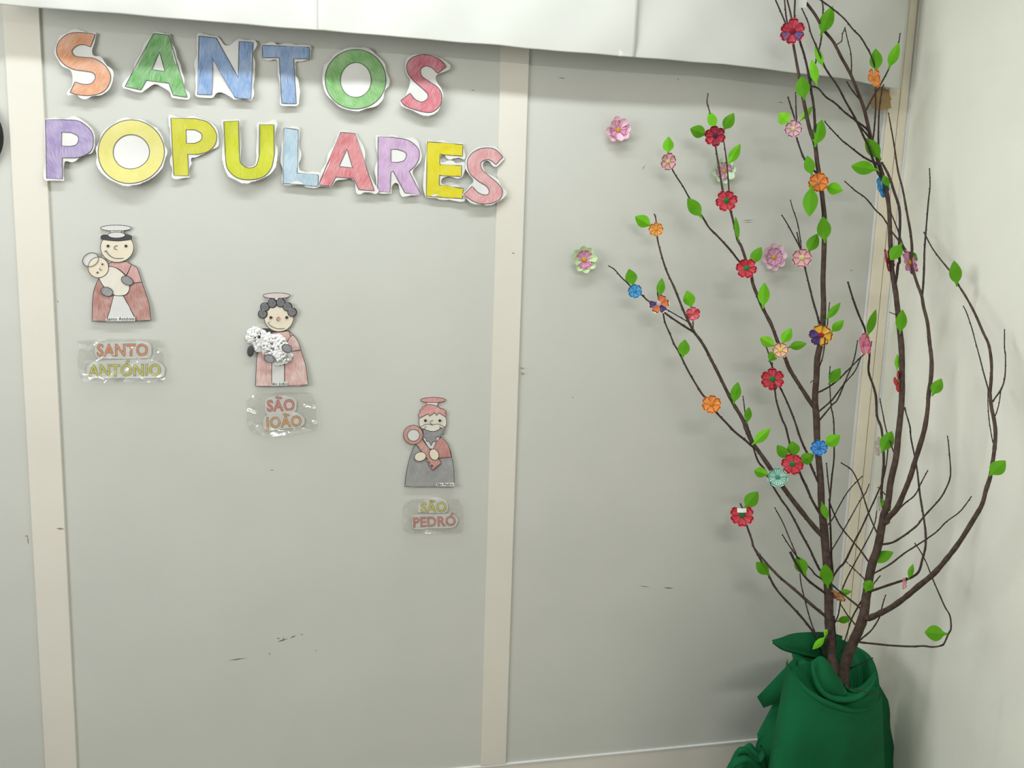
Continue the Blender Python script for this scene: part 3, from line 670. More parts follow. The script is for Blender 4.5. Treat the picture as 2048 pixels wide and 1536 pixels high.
def branch(pts, w0, w1, g0=None, g1=None, name='branch', mat=None, sides=7, buds=True, seed=0):
    """pts base->tip in picture px; w = width in px; g = clearance from the walls in m (kept in real depth)"""
    q = random.Random(int(pts[0][0]*7+pts[-1][1]*13+seed))
    w0 *= 1.12; w1 *= 1.22
    if g0 is None:
        nb = near(*pts[0]); 
        if nb is None: g0 = .2
        else:
            g0 = nb[2]
            if math.hypot(nb[0]-pts[0][0], nb[1]-pts[0][1]) > 1: pts = [(nb[0], nb[1])]+list(pts)
    if g1 is None: g1 = min(.30, max(.06, g0+q.uniform(-.09, .07)))
    P = outline([(a, b_, 1) for a, b_ in pts], closed=False, n=4)
    A = np.array(P); L_ = np.concatenate([[0], np.cumsum(np.hypot(*np.diff(A, axis=0).T))]); L_ /= L_[-1]
    C = []; R = []
    for (x, y), s in zip(P, L_):
        ss = s*s*(3-2*s)*.5+s*.5; g = g0+(g1-g0)*ss
        p, t = P3(x, y, g); NODES.append((x, y, g, (w0+(w1-w0)*s)*.5*t)); C.append(p); R.append((w0+(w1-w0)*s)*.5*t)
    # knots every few cm make the line crooked and knobbly
    vs = []; fs = []; n = len(C)
    for k in range(n):
        T = (C[min(k+1, n-1)]-C[max(k-1, 0)]).normalized(); U = T.cross(Vector((.13, .99, .05))).normalized(); V = T.cross(U)
        r = R[k]*(1.0+.10*q.uniform(-1, 1))
        if k == n-1: r *= .8
        for j in range(sides):
            a = 2*PI*j/sides; vs.append(C[k]+U*(r*math.cos(a))+V*(r*math.sin(a)))
    for k in range(n-1):
        for j in range(sides):
            a = k*sides+j; b_ = k*sides+(j+1) % sides; fs.append([a, b_, b_+sides, a+sides])
    fs.append(list(range(sides))[::-1]); fs.append([(n-1)*sides+j for j in range(sides)])
    if buds:
        acc = 0; sd = 1
        for k in range(1, n-1):
            acc += (C[k]-C[k-1]).length
            if acc > .032:
                acc = q.uniform(-.012, .006); sd = -sd
                T = (C[k+1]-C[k-1]).normalized(); side = T.cross(Vector((0, 1, 0))).normalized()*sd
                h = R[k]*.9+.0021; b0 = len(vs); cc = C[k]+side*R[k]*.5
                for j in range(4):
                    a = 2*PI*j/4; vs.append(cc+T*(math.cos(a)*h*.9)+T.cross(side)*(math.sin(a)*h*.7))
                vs.append(C[k]+side*(R[k]*.85+.0028)+T*.0026)
                fs += [[b0+j, b0+(j+1) % 4, b0+4] for j in range(4)]
        # terminal bud
        T = (C[-1]-C[-2]).normalized(); b0 = len(vs); r = R[-1]*1.5
        U = T.cross(Vector((.13, .99, .05))).normalized(); V = T.cross(U)
        for j in range(5):
            a = 2*PI*j/5; vs.append(C[-1]+U*(r*math.cos(a))+V*(r*math.sin(a)))
        vs.append(C[-1]+T*.004); vs.append(C[-1]-T*.004)
        fs += [[b0+j, b0+(j+1) % 5, b0+5] for j in range(5)]+[[b0+(j+1) % 5, b0+j, b0+6] for j in range(5)]
    o = mesh_obj(name, vs, fs, mat or (M_bark if w0 > 6 else M_twig), tree, smooth=True)
    return o
def trunk(rows, gs, name='trunk'):
    """rows: (px, py, width px), gs: (py, clearance)"""
    P = outline([(a, b_, 1) for a, b_, _ in rows], closed=False, n=4); C = []; R = []
    ws = np.interp(np.arange(len(P)), np.arange(len(rows))*4, [w for *_, w in rows])
    gy = sorted(gs); q = random.Random(3)
    vs = []; fs = []; sides = 12
    for (x, y), w in zip(P, ws):
        g = float(np.interp(y, [a for a, _ in gy], [b_ for _, b_ in gy])); p, t = P3(x, y, g)
        NODES.append((x, y, g, w*.5*t)); C.append(p); R.append(w*.5*t)
    n = len(C)
    for k in range(n):
        T = (C[min(k+1, n-1)]-C[max(k-1, 0)]).normalized(); U = T.cross(Vector((.13, .99, .05))).normalized(); V = T.cross(U)
        for j in range(sides):
            a = 2*PI*j/sides; r = R[k]*(1+.05*q.uniform(-1, 1)); vs.append(C[k]+U*(r*math.cos(a))+V*(r*math.sin(a)))
    for k in range(n-1):
        for j in range(sides):
            a = k*sides+j; b_ = k*sides+(j+1) % sides; fs.append([a, b_, b_+sides, a+sides])
    fs.append(list(range(sides))[::-1]); fs.append([(n-1)*sides+j for j in range(sides)])
    return mesh_obj(name, vs, fs, M_bark, tree, smooth=True)
trunk([(1684, 1400, 22), (1678, 1360, 20), (1670, 1339, 19), (1663, 1310, 19), (1659, 1258, 18), (1658, 1234, 17.5), (1657, 1185, 17), (1653, 1117, 16), (1649, 1068, 16), (1643, 1009, 13.5), (1641, 955, 13), (1635, 896, 12.5), (1633, 838, 13.5), (1630, 799, 12.5), (1633, 754, 12), (1635, 715, 12), (1643, 676, 11.5), (1647, 617, 10.5), (1646, 559, 10), (1648, 500, 9.5), (1649, 445, 9.5), (1645, 396, 9), (1635, 328, 8.5), (1630, 289, 8), (1620, 260, 7.5), (1612, 225, 7), (1604, 185, 6.5), (1596, 141, 5.5), (1589, 102, 5), (1585, 78, 4.5), (1583, 37, 3.5), (1573, -6, 3), (1566, -40, 2.5)],
      [(1400, .31), (1100, .26), (800, .215), (400, .2), (100, .18), (-40, .17)])
trunk([(1686, 1400, 24), (1688, 1341, 21), (1697, 1310, 20), (1707, 1283, 19), (1718, 1258, 19), (1727, 1233, 19), (1731, 1205, 17), (1737, 1165, 16.5), (1745, 1126, 16), (1755, 1097, 15.5), (1762, 1062, 15), (1768, 1029, 14.5), (1776, 1004, 12.5), (1781, 965, 12.5), (1792, 916, 12), (1797, 867, 11.5), (1802, 819, 11), (1804, 780, 11), (1804, 754, 11), (1803, 695, 11), (1798, 646, 10.5), (1793, 598, 10), (1787, 559, 9.5), (1783, 529, 9), (1780, 465, 8.5), (1778, 416, 8), (1770, 367, 8), (1758, 328, 7.5), (1747, 289, 7), (1741, 273, 7), (1729, 221, 6.5), (1716, 185, 6), (1700, 146, 6), (1684, 117, 5.8), (1667, 84, 5.5), (1647, 59, 5.5), (1630, 29, 5.5), (1608, 0, 5.2), (1585, -30, 5)],
      [(1400, .31), (1100, .26), (800, .215), (400, .2), (100, .18), (-40, .17)])
B = branch
# left fan off the left trunk
B([(1641, 1068), (1604, 1024), (1569, 978), (1541, 937), (1520, 906), (1505, 886), (1493, 861), (1485, 838), (1467, 808), (1454, 783), (1434, 742), (1420, 715), (1411, 697), (1399, 678), (1389, 665), (1376, 641), (1366, 619), (1360, 604), (1348, 574), (1332, 539), (1319, 496), (1314, 471), (1312, 440), (1309, 429)], 9.5, 2.2, None, .06)
B([(1389, 665), (1368, 652), (1344, 636), (1327, 623), (1316, 607), (1297, 602), (1284, 590), (1270, 582), (1254, 565), (1243, 555), (1229, 539), (1218, 532)], 4, 2, None, .055)
B([(1381, 647), (1344, 625), (1330, 617), (1320, 610)], 2.2, 1.8, None, .08)
B([(1386, 655), (1386, 641), (1386, 628)], 2.2, 2, None, .09)
B([(1504, 892), (1489, 879), (1469, 863), (1452, 845), (1434, 826), (1420, 805), (1405, 789), (1391, 767), (1376, 741), (1363, 715), (1356, 701), (1348, 688), (1340, 668), (1330, 645), (1325, 620), (1316, 592), (1315, 574)], 4.5, 2.2, None, .07)
B([(1642, 1142), (1630, 1121), (1620, 1099), (1604, 1070), (1593, 1048), (1577, 1019), (1563, 1000), (1548, 976), (1536, 955), (1528, 937), (1516, 922), (1506, 894)], 4.2, 3, None, .15)
B([(1507, 884), (1501, 869), (1494, 847), (1490, 825), (1488, 808), (1486, 793)], 2.8, 1.8, None, .10)
B([(1626, 812), (1602, 775), (1580, 740), (1569, 713), (1561, 697), (1554, 680), (1542, 648), (1526, 617), (1507, 572), (1503, 553), (1495, 530), (1483, 494), (1475, 479), (1468, 449), (1460, 418), (1453, 400), (1446, 383), (1442, 361), (1438, 336), (1432, 299), (1427, 262), (1419, 223), (1414, 205), (1416, 188)], 8, 2, None, .07)
B([(1495, 538), (1477, 521), (1464, 504), (1448, 486), (1432, 469), (1418, 455), (1405, 434), (1390, 412), (1377, 393), (1366, 373), (1352, 352), (1344, 338), (1336, 325)], 4, 2.2, None, .06)
B([(1460, 410), (1458, 381), (1454, 332), (1450, 299), (1446, 275)], 2.8, 2, None, .055)
B([(1643, 1032), (1625, 1002), (1612, 972), (1602, 951), (1587, 910), (1578, 881), (1571, 853), (1564, 838), (1553, 803), (1550, 781), (1545, 738), (1541, 725), (1537, 707), (1533, 695)], 5, 2.2, None, .10)
B([(1636, 963), (1621, 929), (1614, 906), (1608, 894), (1598, 869), (1590, 844), (1575, 806), (1560, 775), (1550, 760)], 4.5, 2.8, None, .11)
B([(1546, 752), (1545, 740), (1544, 726)], 2.6, 2.4, None, .12)
B([(1641, 656), (1634, 629), (1626, 602), (1620, 578), (1612, 545), (1605, 515), (1600, 496), (1585, 467), (1573, 445), (1564, 431)], 4, 2, None, .13)
B([(1603, 508), (1602, 490), (1598, 461), (1593, 439), (1585, 416), (1581, 401)], 2.2, 1.6, None, .16)
B([(1600, 494), (1598, 484), (1594, 466)], 2.4, 2.2, None, .12)
B([(1632, 345), (1610, 320), (1598, 291), (1593, 273), (1593, 254), (1592, 215), (1591, 186)], 4, 1.8, None, .15)
B([(1593, 260), (1588, 234), (1581, 211), (1576, 195)], 2.2, 2.6, None, .19)
# second stem of the left trunk and the tuft at the top
B([(1633, 310), (1630, 254), (1627, 211), (1622, 180), (1616, 143), (1608, 109), (1600, 84), (1593, 58), (1589, 33), (1590, 0), (1591, -30)], 5.2, 2.8, None, .2)
B([(1585, 70), (1578, 52), (1573, 39), (1569, 0), (1567, -20)], 3.4, 2.2, None, .19)
B([(1582, 75), (1571, 47), (1561, 23), (1551, 0), (1540, -25)], 3, 2.4, None, .15)
B([(1620, 168), (1628, 137), (1637, 103), (1643, 72), (1646, 20), (1644, 0), (1643, -20)], 3, 2.4, None, .16)
# the right trunk's upper branches
B([(1767, 366), (1757, 348), (1749, 328), (1735, 289), (1729, 277), (1716, 248), (1704, 225), (1690, 201), (1675, 172), (1651, 137), (1635, 98), (1622, 68), (1616, 45), (1604, 18)], 4.5, 2.2, None, .24)
B([(1740, 268), (1731, 256), (1710, 240), (1690, 225), (1671, 207), (1653, 195), (1645, 186), (1635, 176), (1622, 172)], 3.6, 2.6, None, .25)
B([(1742, 282), (1735, 271), (1722, 255), (1710, 241)], 3.4, 2.6, None, .21)
B([(1745, 285), (1747, 270), (1751, 225), (1751, 182), (1752, 145), (1741, 109), (1733, 94), (1721, 74), (1706, 59), (1688, 37), (1663, 16), (1641, 0), (1622, -14)], 3, 2.4, None, .22)
B([(1730, 224), (1743, 199), (1757, 176), (1774, 145), (1786, 118), (1796, 92), (1800, 68)], 3, 2, None, .16)
B([(1760, 335), (1757, 293), (1757, 254), (1759, 215), (1764, 180), (1767, 170)], 3.6, 2, None, .12)
B([(1717, 196), (1704, 180), (1694, 164)], 2.6, 2, None, .21)
B([(1672, 90), (1683, 82), (1685, 68), (1690, 56)], 1.8, 1.5, None, .15)
B([(1703, 152), (1702, 109), (1696, 84), (1690, 56)], 2.4, 1.5, None, .15)
B([(1764, 340), (1757, 330), (1727, 314), (1692, 287), (1682, 279), (1655, 250), (1650, 243)], 4, 1.8, None, .26)
B([(1773, 1044), (1777, 1035), (1793, 1018), (1808, 985), (1820, 955), (1830, 922), (1839, 893), (1849, 858), (1855, 819), (1857, 791), (1862, 754), (1863, 719), (1859, 685), (1855, 646), (1847, 613), (1843, 590), (1834, 566), (1822, 525), (1824, 500), (1821, 465), (1815, 432), (1805, 377), (1796, 342), (1788, 289), (1777, 227)], 10, 1.8, None, .13)
B([(1790, 568), (1793, 555), (1796, 529), (1799, 523), (1798, 494), (1800, 449), (1798, 414), (1788, 383), (1778, 352), (1764, 326)], 5, 4, None, .22)
B([(1816, 512), (1809, 502), (1798, 482), (1785, 465), (1774, 447), (1764, 432), (1751, 420), (1731, 396), (1710, 381), (1690, 363)], 3.2, 1.8, None, .13)
B([(1812, 500), (1805, 488), (1796, 461), (1782, 426)], 2.4, 2, None, .15)
B([(1844, 592), (1846, 574), (1848, 539), (1849, 500), (1852, 460), (1857, 400), (1860, 372), (1859, 338)], 4, 1.8, None, .09)
# the long bow along the right wall
B([(1738, 1236), (1757, 1228), (1781, 1216), (1808, 1197), (1839, 1171), (1867, 1148), (1894, 1117), (1919, 1084), (1947, 1039), (1964, 1009), (1972, 980), (1980, 955), (1985, 926), (1989, 897), (1991, 865), (1988, 838), (1983, 815), (1980, 785), (1982, 764), (1983, 729), (1978, 691), (1966, 664), (1949, 625), (1931, 592), (1917, 570), (1906, 548), (1896, 537), (1867, 500), (1848, 465)], 11, 2, None, .05)
B([(1978, 785), (1976, 777), (1968, 748), (1960, 717), (1951, 684), (1943, 654), (1933, 625), (1927, 613)], 2.4, 1.7, None, .06)
B([(1986, 803), (1988, 799), (2003, 777), (2010, 752), (2011, 711), (2009, 695), (2009, 660)], 3, 1.7, None, .035)
B([(1988, 836), (1992, 828), (1998, 807), (2001, 785), (2003, 777)], 2, 1.8, None, .04)
B([(1986, 885), (1982, 865), (1978, 838), (1976, 809), (1976, 780)], 2, 1.6, None, .06)
# right-hand twigs low down
B([(1757, 1092), (1765, 1089), (1785, 1085), (1804, 1074), (1818, 1064), (1835, 1050), (1843, 1039), (1855, 1025), (1878, 1000), (1890, 981), (1900, 957), (1901, 936), (1899, 910), (1897, 887), (1895, 873)], 4, 1.8, None, .07)
B([(1746, 1147), (1753, 1144), (1781, 1128), (1808, 1107), (1830, 1093), (1853, 1078), (1875, 1062), (1892, 1044), (1918, 1025), (1933, 1007), (1942, 994)], 3.2, 1.8, None, .08)
B([(1740, 1183), (1769, 1173), (1796, 1164), (1818, 1157), (1837, 1144), (1845, 1117), (1851, 1093), (1851, 1064), (1847, 1033), (1840, 990), (1835, 946), (1830, 916), (1822, 877), (1820, 854), (1812, 826), (1810, 816)], 4.8, 2.2, None, .16)
B([(1715, 1283), (1724, 1285), (1753, 1288), (1782, 1291), (1822, 1293), (1847, 1292), (1866, 1294), (1885, 1290), (1892, 1279), (1896, 1269), (1902, 1257), (1900, 1232), (1890, 1214), (1878, 1187), (1863, 1152), (1853, 1126), (1841, 1103), (1830, 1087)], 3.8, 1.8, None, .10)
B([(1716, 1284), (1726, 1275), (1744, 1259), (1759, 1234), (1765, 1210), (1771, 1191)], 3, 1.8, None, .24)
B([(1768, 1050), (1773, 1044), (1787, 1030), (1808, 1008), (1830, 990), (1842, 966), (1855, 942)], 3, 1.8, None, .17)
B([(1745, 1170), (1750, 1164), (1760, 1152)], 2.2, 1.8, None, .26)
# between the two trunks
B([(1664, 1160), (1667, 1152), (1678, 1136), (1690, 1123), (1708, 1085), (1723, 1056), (1741, 1017), (1758, 980), (1767, 955), (1773, 926), (1776, 893)], 3.8, 2, None, .16)
B([(1756, 1070), (1753, 1064), (1739, 1031), (1729, 1000), (1722, 979), (1705, 942), (1683, 926)], 3, 2, None, .12)
B([(1657, 1112), (1663, 1101), (1677, 1078), (1698, 1041), (1719, 1003), (1731, 986), (1738, 969)], 2.2, 1.6, None, .11)
B([(1652, 1058), (1656, 1050), (1667, 1035), (1678, 1013), (1698, 980), (1724, 953)], 2.2, 1.6, None, .13)
B([(1744, 1130), (1739, 1126), (1721, 1101), (1698, 1074), (1678, 1048), (1663, 1015), (1658, 1000)], 3.2, 2.2, None, .24)
B([(1662, 1165), (1665, 1146), (1663, 1117), (1661, 1058), (1659, 1010), (1661, 984), (1664, 951), (1668, 916), (1668, 869), (1667, 838), (1662, 812), (1660, 779), (1659, 754), (1660, 734)], 4, 1.8, None, .12)
B([(1660, 1000), (1659, 986), (1656, 961), (1653, 927)], 2.4, 2, None, .17)
B([(1660, 1262), (1675, 1234), (1680, 1210), (1684, 1181), (1698, 1148), (1721, 1105), (1747, 1054), (1754, 1019)], 2.6, 1.8, None, .13)
B([(1735, 1163), (1729, 1158), (1710, 1140), (1690, 1121)], 2.2, 1.8, None, .16)
B([(1727, 1224), (1718, 1214), (1692, 1193), (1675, 1179), (1661, 1167), (1634, 1152), (1620, 1136), (1596, 1115), (1581, 1095), (1565, 1070)], 3.8, 2, None, .27)
B([(1592, 1110), (1591, 1105), (1581, 1082), (1567, 1048), (1550, 1016)], 2.4, 1.8, None, .14)
B([(1654, 1188), (1643, 1181), (1614, 1158), (1593, 1128), (1581, 1105)], 4.4, 4.0, None, .28)
B([(1636, 1281), (1632, 1271), (1624, 1250), (1616, 1224), (1610, 1201), (1602, 1167), (1600, 1148)], 2.6, 1.8, .24, .14)
B([(1656, 1234), (1651, 1232), (1624, 1210), (1589, 1179), (1557, 1152), (1532, 1125), (1509, 1097), (1503, 1078), (1492, 1046), (1487, 1022), (1481, 1008)], 6, 2.8, None, .12)
B([(1662, 1330), (1649, 1310), (1636, 1278), (1608, 1240), (1581, 1210), (1553, 1179), (1536, 1148), (1522, 1121), (1510, 1099)], 4.6, 3.4, None, .14)
# the bent pink-flower branch and its neighbours
B([(1773, 1025), (1767, 1018), (1763, 994), (1764, 965), (1767, 936), (1767, 906), (1763, 858), (1754, 832), (1752, 795), (1747, 773), (1737, 742), (1739, 707), (1733, 680), (1729, 656), (1718, 631), (1706, 598), (1696, 565)], 5, 3, None, .11)
B([(1735, 705), (1740, 698), (1743, 684)], 2, 1.8, None, .13)
B([(1790, 912), (1785, 897), (1773, 862), (1765, 824), (1760, 798)], 2.4, 1.8, None, .13)
B([(1632, 787), (1659, 773), (1680, 756), (1696, 740), (1721, 715), (1729, 707)], 3.4, 2, None, .10)
B([(1632, 828), (1660, 804), (1665, 799), (1688, 768), (1710, 742), (1721, 717)], 3.2, 1.8, None, .12)
B([(1634, 847), (1664, 810), (1675, 799), (1694, 754), (1708, 719), (1715, 682)], 3.2, 1.8, None, .16)
B([(1650, 668), (1655, 648), (1656, 633), (1659, 606)], 2, 1.6, None, .16)
B([(1636, 740), (1645, 715), (1649, 690), (1650, 676)], 2.4, 2, None, .24)
B([(1800, 632), (1791, 629), (1778, 624)], 2, 1.4, None, .24, buds=False)
B([(1772, 990), (1761, 978), (1756, 975)], 2, 1.6, None, .20)
B([(1630, 742+20), (1624, 762), (1621, 766)], 1.6, 1.2, None, .20, buds=False)
# little twigs at the foot
B([(1736, 1180), (1727, 1195), (1706, 1232), (1695, 1264), (1682, 1306)], 3, 2, None, .28)
B([(1714, 1255), (1712, 1251), (1695, 1230), (1682, 1210)], 2.6, 2, None, .20)
B([(1668, 1232), (1670, 1260), (1672, 1290), (1668, 1320)], 2.6, 2.2, .26, .28)
B([(1697, 1338), (1705, 1335), (1725, 1325), (1745, 1316)], 3, 1.8, .28, .30)
B([(1690, 1376), (1702, 1376), (1720, 1381), (1732, 1384), (1745, 1389)], 2, 1.6, .36, .38)

# --- paper leaves (children of the tree)
LEAVES = [  # base x, y, tip x, y, width px, tone
 (1641, 72, 1665, 12, 28, 0), (1647, 135, 1630, 92, 14, 1), (1634, 172, 1623, 118, 17, 1), (1609, 200, 1602, 152, 28, 0), (1753, 145, 1751, 97, 24, 0), (1777, 138, 1798, 85, 20, 1),
 (1630, 294, 1644, 239, 28, 0), (1579, 248, 1558, 226, 26, 2), (1600, 242, 1625, 213, 14, 2), (1762, 320, 1731, 276, 25, 0), (1757, 340, 1702, 332, 27, 1), (1624, 352, 1614, 311, 21, 0),
 (1649, 373, 1686, 381, 24, 1), (1623, 368, 1619, 433, 29, 0), (1650, 486, 1646, 433, 27, 0), (1779, 375, 1766, 350, 13, 0), (1616, 506, 1635, 467, 24, 0), (1501, 530, 1523, 494, 22, 0),
 (1477, 484, 1471, 433, 10, 0), (1804, 486, 1781, 521, 25, 0), (1815, 503, 1832, 524, 19, 0), (1456, 330, 1481, 287, 20, 1), (1415, 270, 1380, 257, 25, 0), (1431, 258, 1418, 223, 19, 1),
 (1446, 262, 1468, 226, 23, 0), (1336, 308, 1337, 273, 22, 1), (1404, 436, 1375, 396, 25, 0), (1304, 453, 1270, 433, 25, 1), (1267, 573, 1258, 538, 24, 0), (1319, 595, 1324, 556, 17, 0),
 (1383, 617, 1374, 581, 24, 1), (1365, 716, 1370, 679, 24, 0), (1526, 617, 1529, 565, 23, 1), (1552, 694, 1520, 675, 22, 2), (1563, 689, 1583, 656, 21, 1), (1575, 695, 1614, 687, 18, 0),
 (1537, 724, 1554, 700, 19, 0), (1651, 641, 1681, 605, 15, 0), (1662, 665, 1688, 640, 18, 1), (1734, 676, 1752, 618, 16, 0), (1800, 668, 1805, 619, 21, 0), (1794, 742, 1795, 708, 10, 1),
 (1657, 769, 1681, 736, 21, 0), (1914, 573, 1908, 521, 23, 0), (1864, 792, 1883, 757, 22, 0), (1467, 808, 1476, 764, 21, 0), (1494, 847, 1498, 814, 15, 0), (1504, 890, 1541, 857, 20, 1),
 (1577, 920, 1554, 890, 21, 0), (1590, 915, 1584, 882, 25, 0), (1598, 926, 1628, 909, 24, 0), (1539, 950, 1508, 941, 21, 1), (1649, 893, 1680, 870, 25, 1), (1488, 1018, 1516, 983, 27, 0),
 (1643, 1003, 1655, 1040, 14, 0), (1763, 906, 1784, 862, 26, 0), (1763, 998, 1780, 1023, 19, 0), (1978, 952, 2011, 921, 28, 0), (1540, 1152, 1512, 1124, 23, 0), (1612, 1152, 1593, 1112, 26, 0),
 (1656, 1177, 1650, 1128, 26, 0), (1740, 1124, 1787, 1104, 23, 0), (1731, 1185, 1742, 1160, 21, 0), (1675, 1186, 1704, 1183, 12, 0), (1672, 1243, 1704, 1236, 14, 0), (1817, 1159, 1826, 1128, 11, 0),
 (1652, 1272, 1625, 1299, 13, 1), (1649, 1274, 1654, 1258, 8, 2), (1895, 1268, 1849, 1265, 31, 0)]
for k, (bx, by, tx, ty, w, tone) in enumerate(LEAVES):
    q = random.Random(k*3+1)
    nb = near(bx, by, 30, True); g = nb[2] if nb else .15
    pb, t = P3(bx, by, g); 
    toc = (CAM-pb).normalized(); pb = pb+toc*((nb[3] if nb else .004)+.006)
    tb = (pb-CAM).length/ray(bx, by).length
    vt = ray(tx, ty); pt = CAM+vt*(tb*(1+q.uniform(-.004, .001)-(.003 if nb and nb[3] > .004 else 0)))
    U = pt-pb; L_ = U.length; U.normalize(); V = toc.cross(U).normalized(); Nn = U.cross(V); 
    if Nn.dot(toc) < 0: Nn = -Nn
    hw = w*tb*.5; fold = (.26, .42, .55)[tone]*q.uniform(.6, 1.2); bend = q.uniform(-.10, .14)*L_
    vs = []; fs = []; n = 12
    for i in range(n+1):
        s = i/n
        a = max(0, (s-.13)/.87); prof = (math.sin(PI*a**.82))**.85 if 0 < a < 1 else 0
        half = max(hw*prof, (hw*.16 if s < .2 else 0)); 
        if i == n: half = .0002
        c = pb+U*(L_*s)+Nn*(bend*(s-s*s)*4*.25+bend*.2*s)
        for f in (-1, -.5, 0, .5, 1):
            vs.append(c+V*(half*f)+Nn*(abs(f)*half*fold*-1+.0004*math.sin(i+f)))
    for i in range(n):
        for j in range(4):
            a = i*5+j; fs.append([a, a+1, a+6, a+5])
    lf = mesh_obj('leaf', vs, fs, M_leafs[tone], tree, smooth=False)
tp_, tt = P3(1602, 6, .175)
tape = box('tape', tp_.x-.011, tp_.x+.011, tp_.y-.012, tp_.y-.010, tp_.z-.016, tp_.z+.02, mat_plain('white tape', (226, 228, 226), .4, .4), tree)
tape['label'] = 'strip of white tape'

# ------------------------------------------------------------------ paper flowers
def mat_petal(name, rgb, line, stripes=0.0, rim=None, border=.82):
    m, N, L, b = new_mat(name); b.inputs['Roughness'].default_value = .7; b.inputs['Specular IOR Level'].default_value = .2
    uv = N.new('ShaderNodeUVMap'); uv.uv_map = 'uv'; sx = N.new('ShaderNodeSeparateXYZ'); L.new(uv.outputs[0], sx.inputs[0])
    def M(op, a, b_=None):
        k = N.new('ShaderNodeMath'); k.operation = op
        for i, s in enumerate((a, b_)):
            if s is None: continue
            if isinstance(s, (int, float)): k.inputs[i].default_value = s
            else: L.new(s, k.inputs[i])
        return k.outputs[0]
    ax = M('ABSOLUTE', M('SUBTRACT', M('MULTIPLY', sx.outputs[0], 2.0), 1.0))
    ed = M('MAXIMUM', ax, M('SUBTRACT', M('MULTIPLY', sx.outputs[1], 1.05), .02))
    line_f = M('MULTIPLY', M('GREATER_THAN', ed, border-.02), M('LESS_THAN', ed, border+.10))
    rimf = M('GREATER_THAN', ed, border+.10)
    n = N.new('ShaderNodeTexNoise'); n.inputs['Scale'].default_value = 1; n.inputs['Detail'].default_value = 2
    mp = N.new('ShaderNodeMapping'); mp.inputs['Scale'].default_value = (9, 2.2, 1); L.new(uv.outputs[0], mp.inputs[0]); L.new(mp.outputs[0], n.inputs['Vector'])
    ob = N.new('ShaderNodeObjectInfo'); L.new(ob.outputs['Random'], mp.inputs['Location'])
    r = N.new('ShaderNodeValToRGB'); r.color_ramp.elements[0].position = .38; r.color_ramp.elements[1].position = .7
    r.color_ramp.elements[0].color = lin(rgb); r.color_ramp.elements[1].color = lin(tuple(x+(240-x)*.32 for x in rgb)); L.new(n.outputs['Fac'], r.inputs[0])
    col = r.outputs[0]
    if stripes:
        wv = M('SINE', M('MULTIPLY', sx.outputs[0], 20.0)); st = M('MULTIPLY', M('GREATER_THAN', wv, .45), M('LESS_THAN', sx.outputs[1], stripes))
        mx = N.new('ShaderNodeMix'); mx.data_type = 'RGBA'; L.new(st, mx.inputs['Factor']); L.new(col, mx.inputs['A']); mx.inputs['B'].default_value = lin(line); col = mx.outputs['Result']
    mx = N.new('ShaderNodeMix'); mx.data_type = 'RGBA'; L.new(line_f, mx.inputs['Factor']); L.new(col, mx.inputs['A']); mx.inputs['B'].default_value = lin(line); col = mx.outputs['Result']
    mx = N.new('ShaderNodeMix'); mx.data_type = 'RGBA'; L.new(rimf, mx.inputs['Factor']); L.new(col, mx.inputs['A']); mx.inputs['B'].default_value = lin(rim or rgb); col = mx.outputs['Result']
    L.new(col, b.inputs['Base Color']); return m
_pm = {}
def petal_mesh(n, notch, wide, cup, r0=.12):
    key = (n, notch, wide, cup, r0)
    if key in _pm: return _pm[key]
    nu, nv = 7, 6; vs = []; uvs = []; fs = []
    tn = math.tan(PI/n); hwmax = tn*.60*wide
    for i in range(nu+1):
        u = i/nu
        for j in range(nv+1):
            v = -1+2*j/nv
            prof = min(1, .45+1.2*u) if u < .62 else math.sqrt(max(0, 1-((u-.62)/.40)**2))*.98+.02
            rr = r0+(1-r0)*u*(1-notch*(1-abs(v))**1.5*u*u)
            x = min(hwmax*prof, (r0+(1-r0)*u)*tn*.97)*v
            y = rr*(1-.03*v*v); z = cup*u*u+.10*v*v*prof*.5-.02*(1-abs(v))*u
            vs.append((x, y, z)); uvs.append((j/nv, u))
    for i in range(nu):
        for j in range(nv):
            a = i*(nv+1)+j; fs.append([a, a+1, a+nv+2, a+nv+1])
    me = bpy.data.meshes.new('petal'); me.from_pydata(vs, [], fs); me.update()
    ul = me.uv_layers.new(name='uv')
    for lp in me.loops: ul.data[lp.index].uv = uvs[lp.vertex_index]
    for p in me.polygons: p.use_smooth = True
    me.materials.append(None); _pm[key] = me
    return me
bm = bmesh.new(); bmesh.ops.create_uvsphere(bm, u_segments=14, v_segments=7, radius=1)
for v in bm.verts: v.co.z *= .28
ME_centre = bpy.data.meshes.new('flower_center'); bm.to_mesh(ME_centre); bm.free(); ME_centre.materials.append(None)
for p in ME_centre.polygons: p.use_smooth = True
def with_mat(name, me, mat, parent):
    o = bpy.data.objects.new(name, me); link(o, parent); o.material_slots[0].link = 'OBJECT'; o.material_slots[0].material = mat; return o
_pc = {}
def pet(rgb, line=(70, 30, 34), **k):
    key = (rgb, line, tuple(sorted(k.items())))
    if key not in _pc: _pc[key] = mat_petal('petal paper %d' % len(_pc), rgb, line, **k)
    return _pc[key]
def cen(rgb):
    if ('c', rgb) not in _pc: _pc[('c', rgb)] = mat_plain('flower centre %d' % len(_pc), rgb, .7, .2, .2, 150)
    return _pc[('c', rgb)]
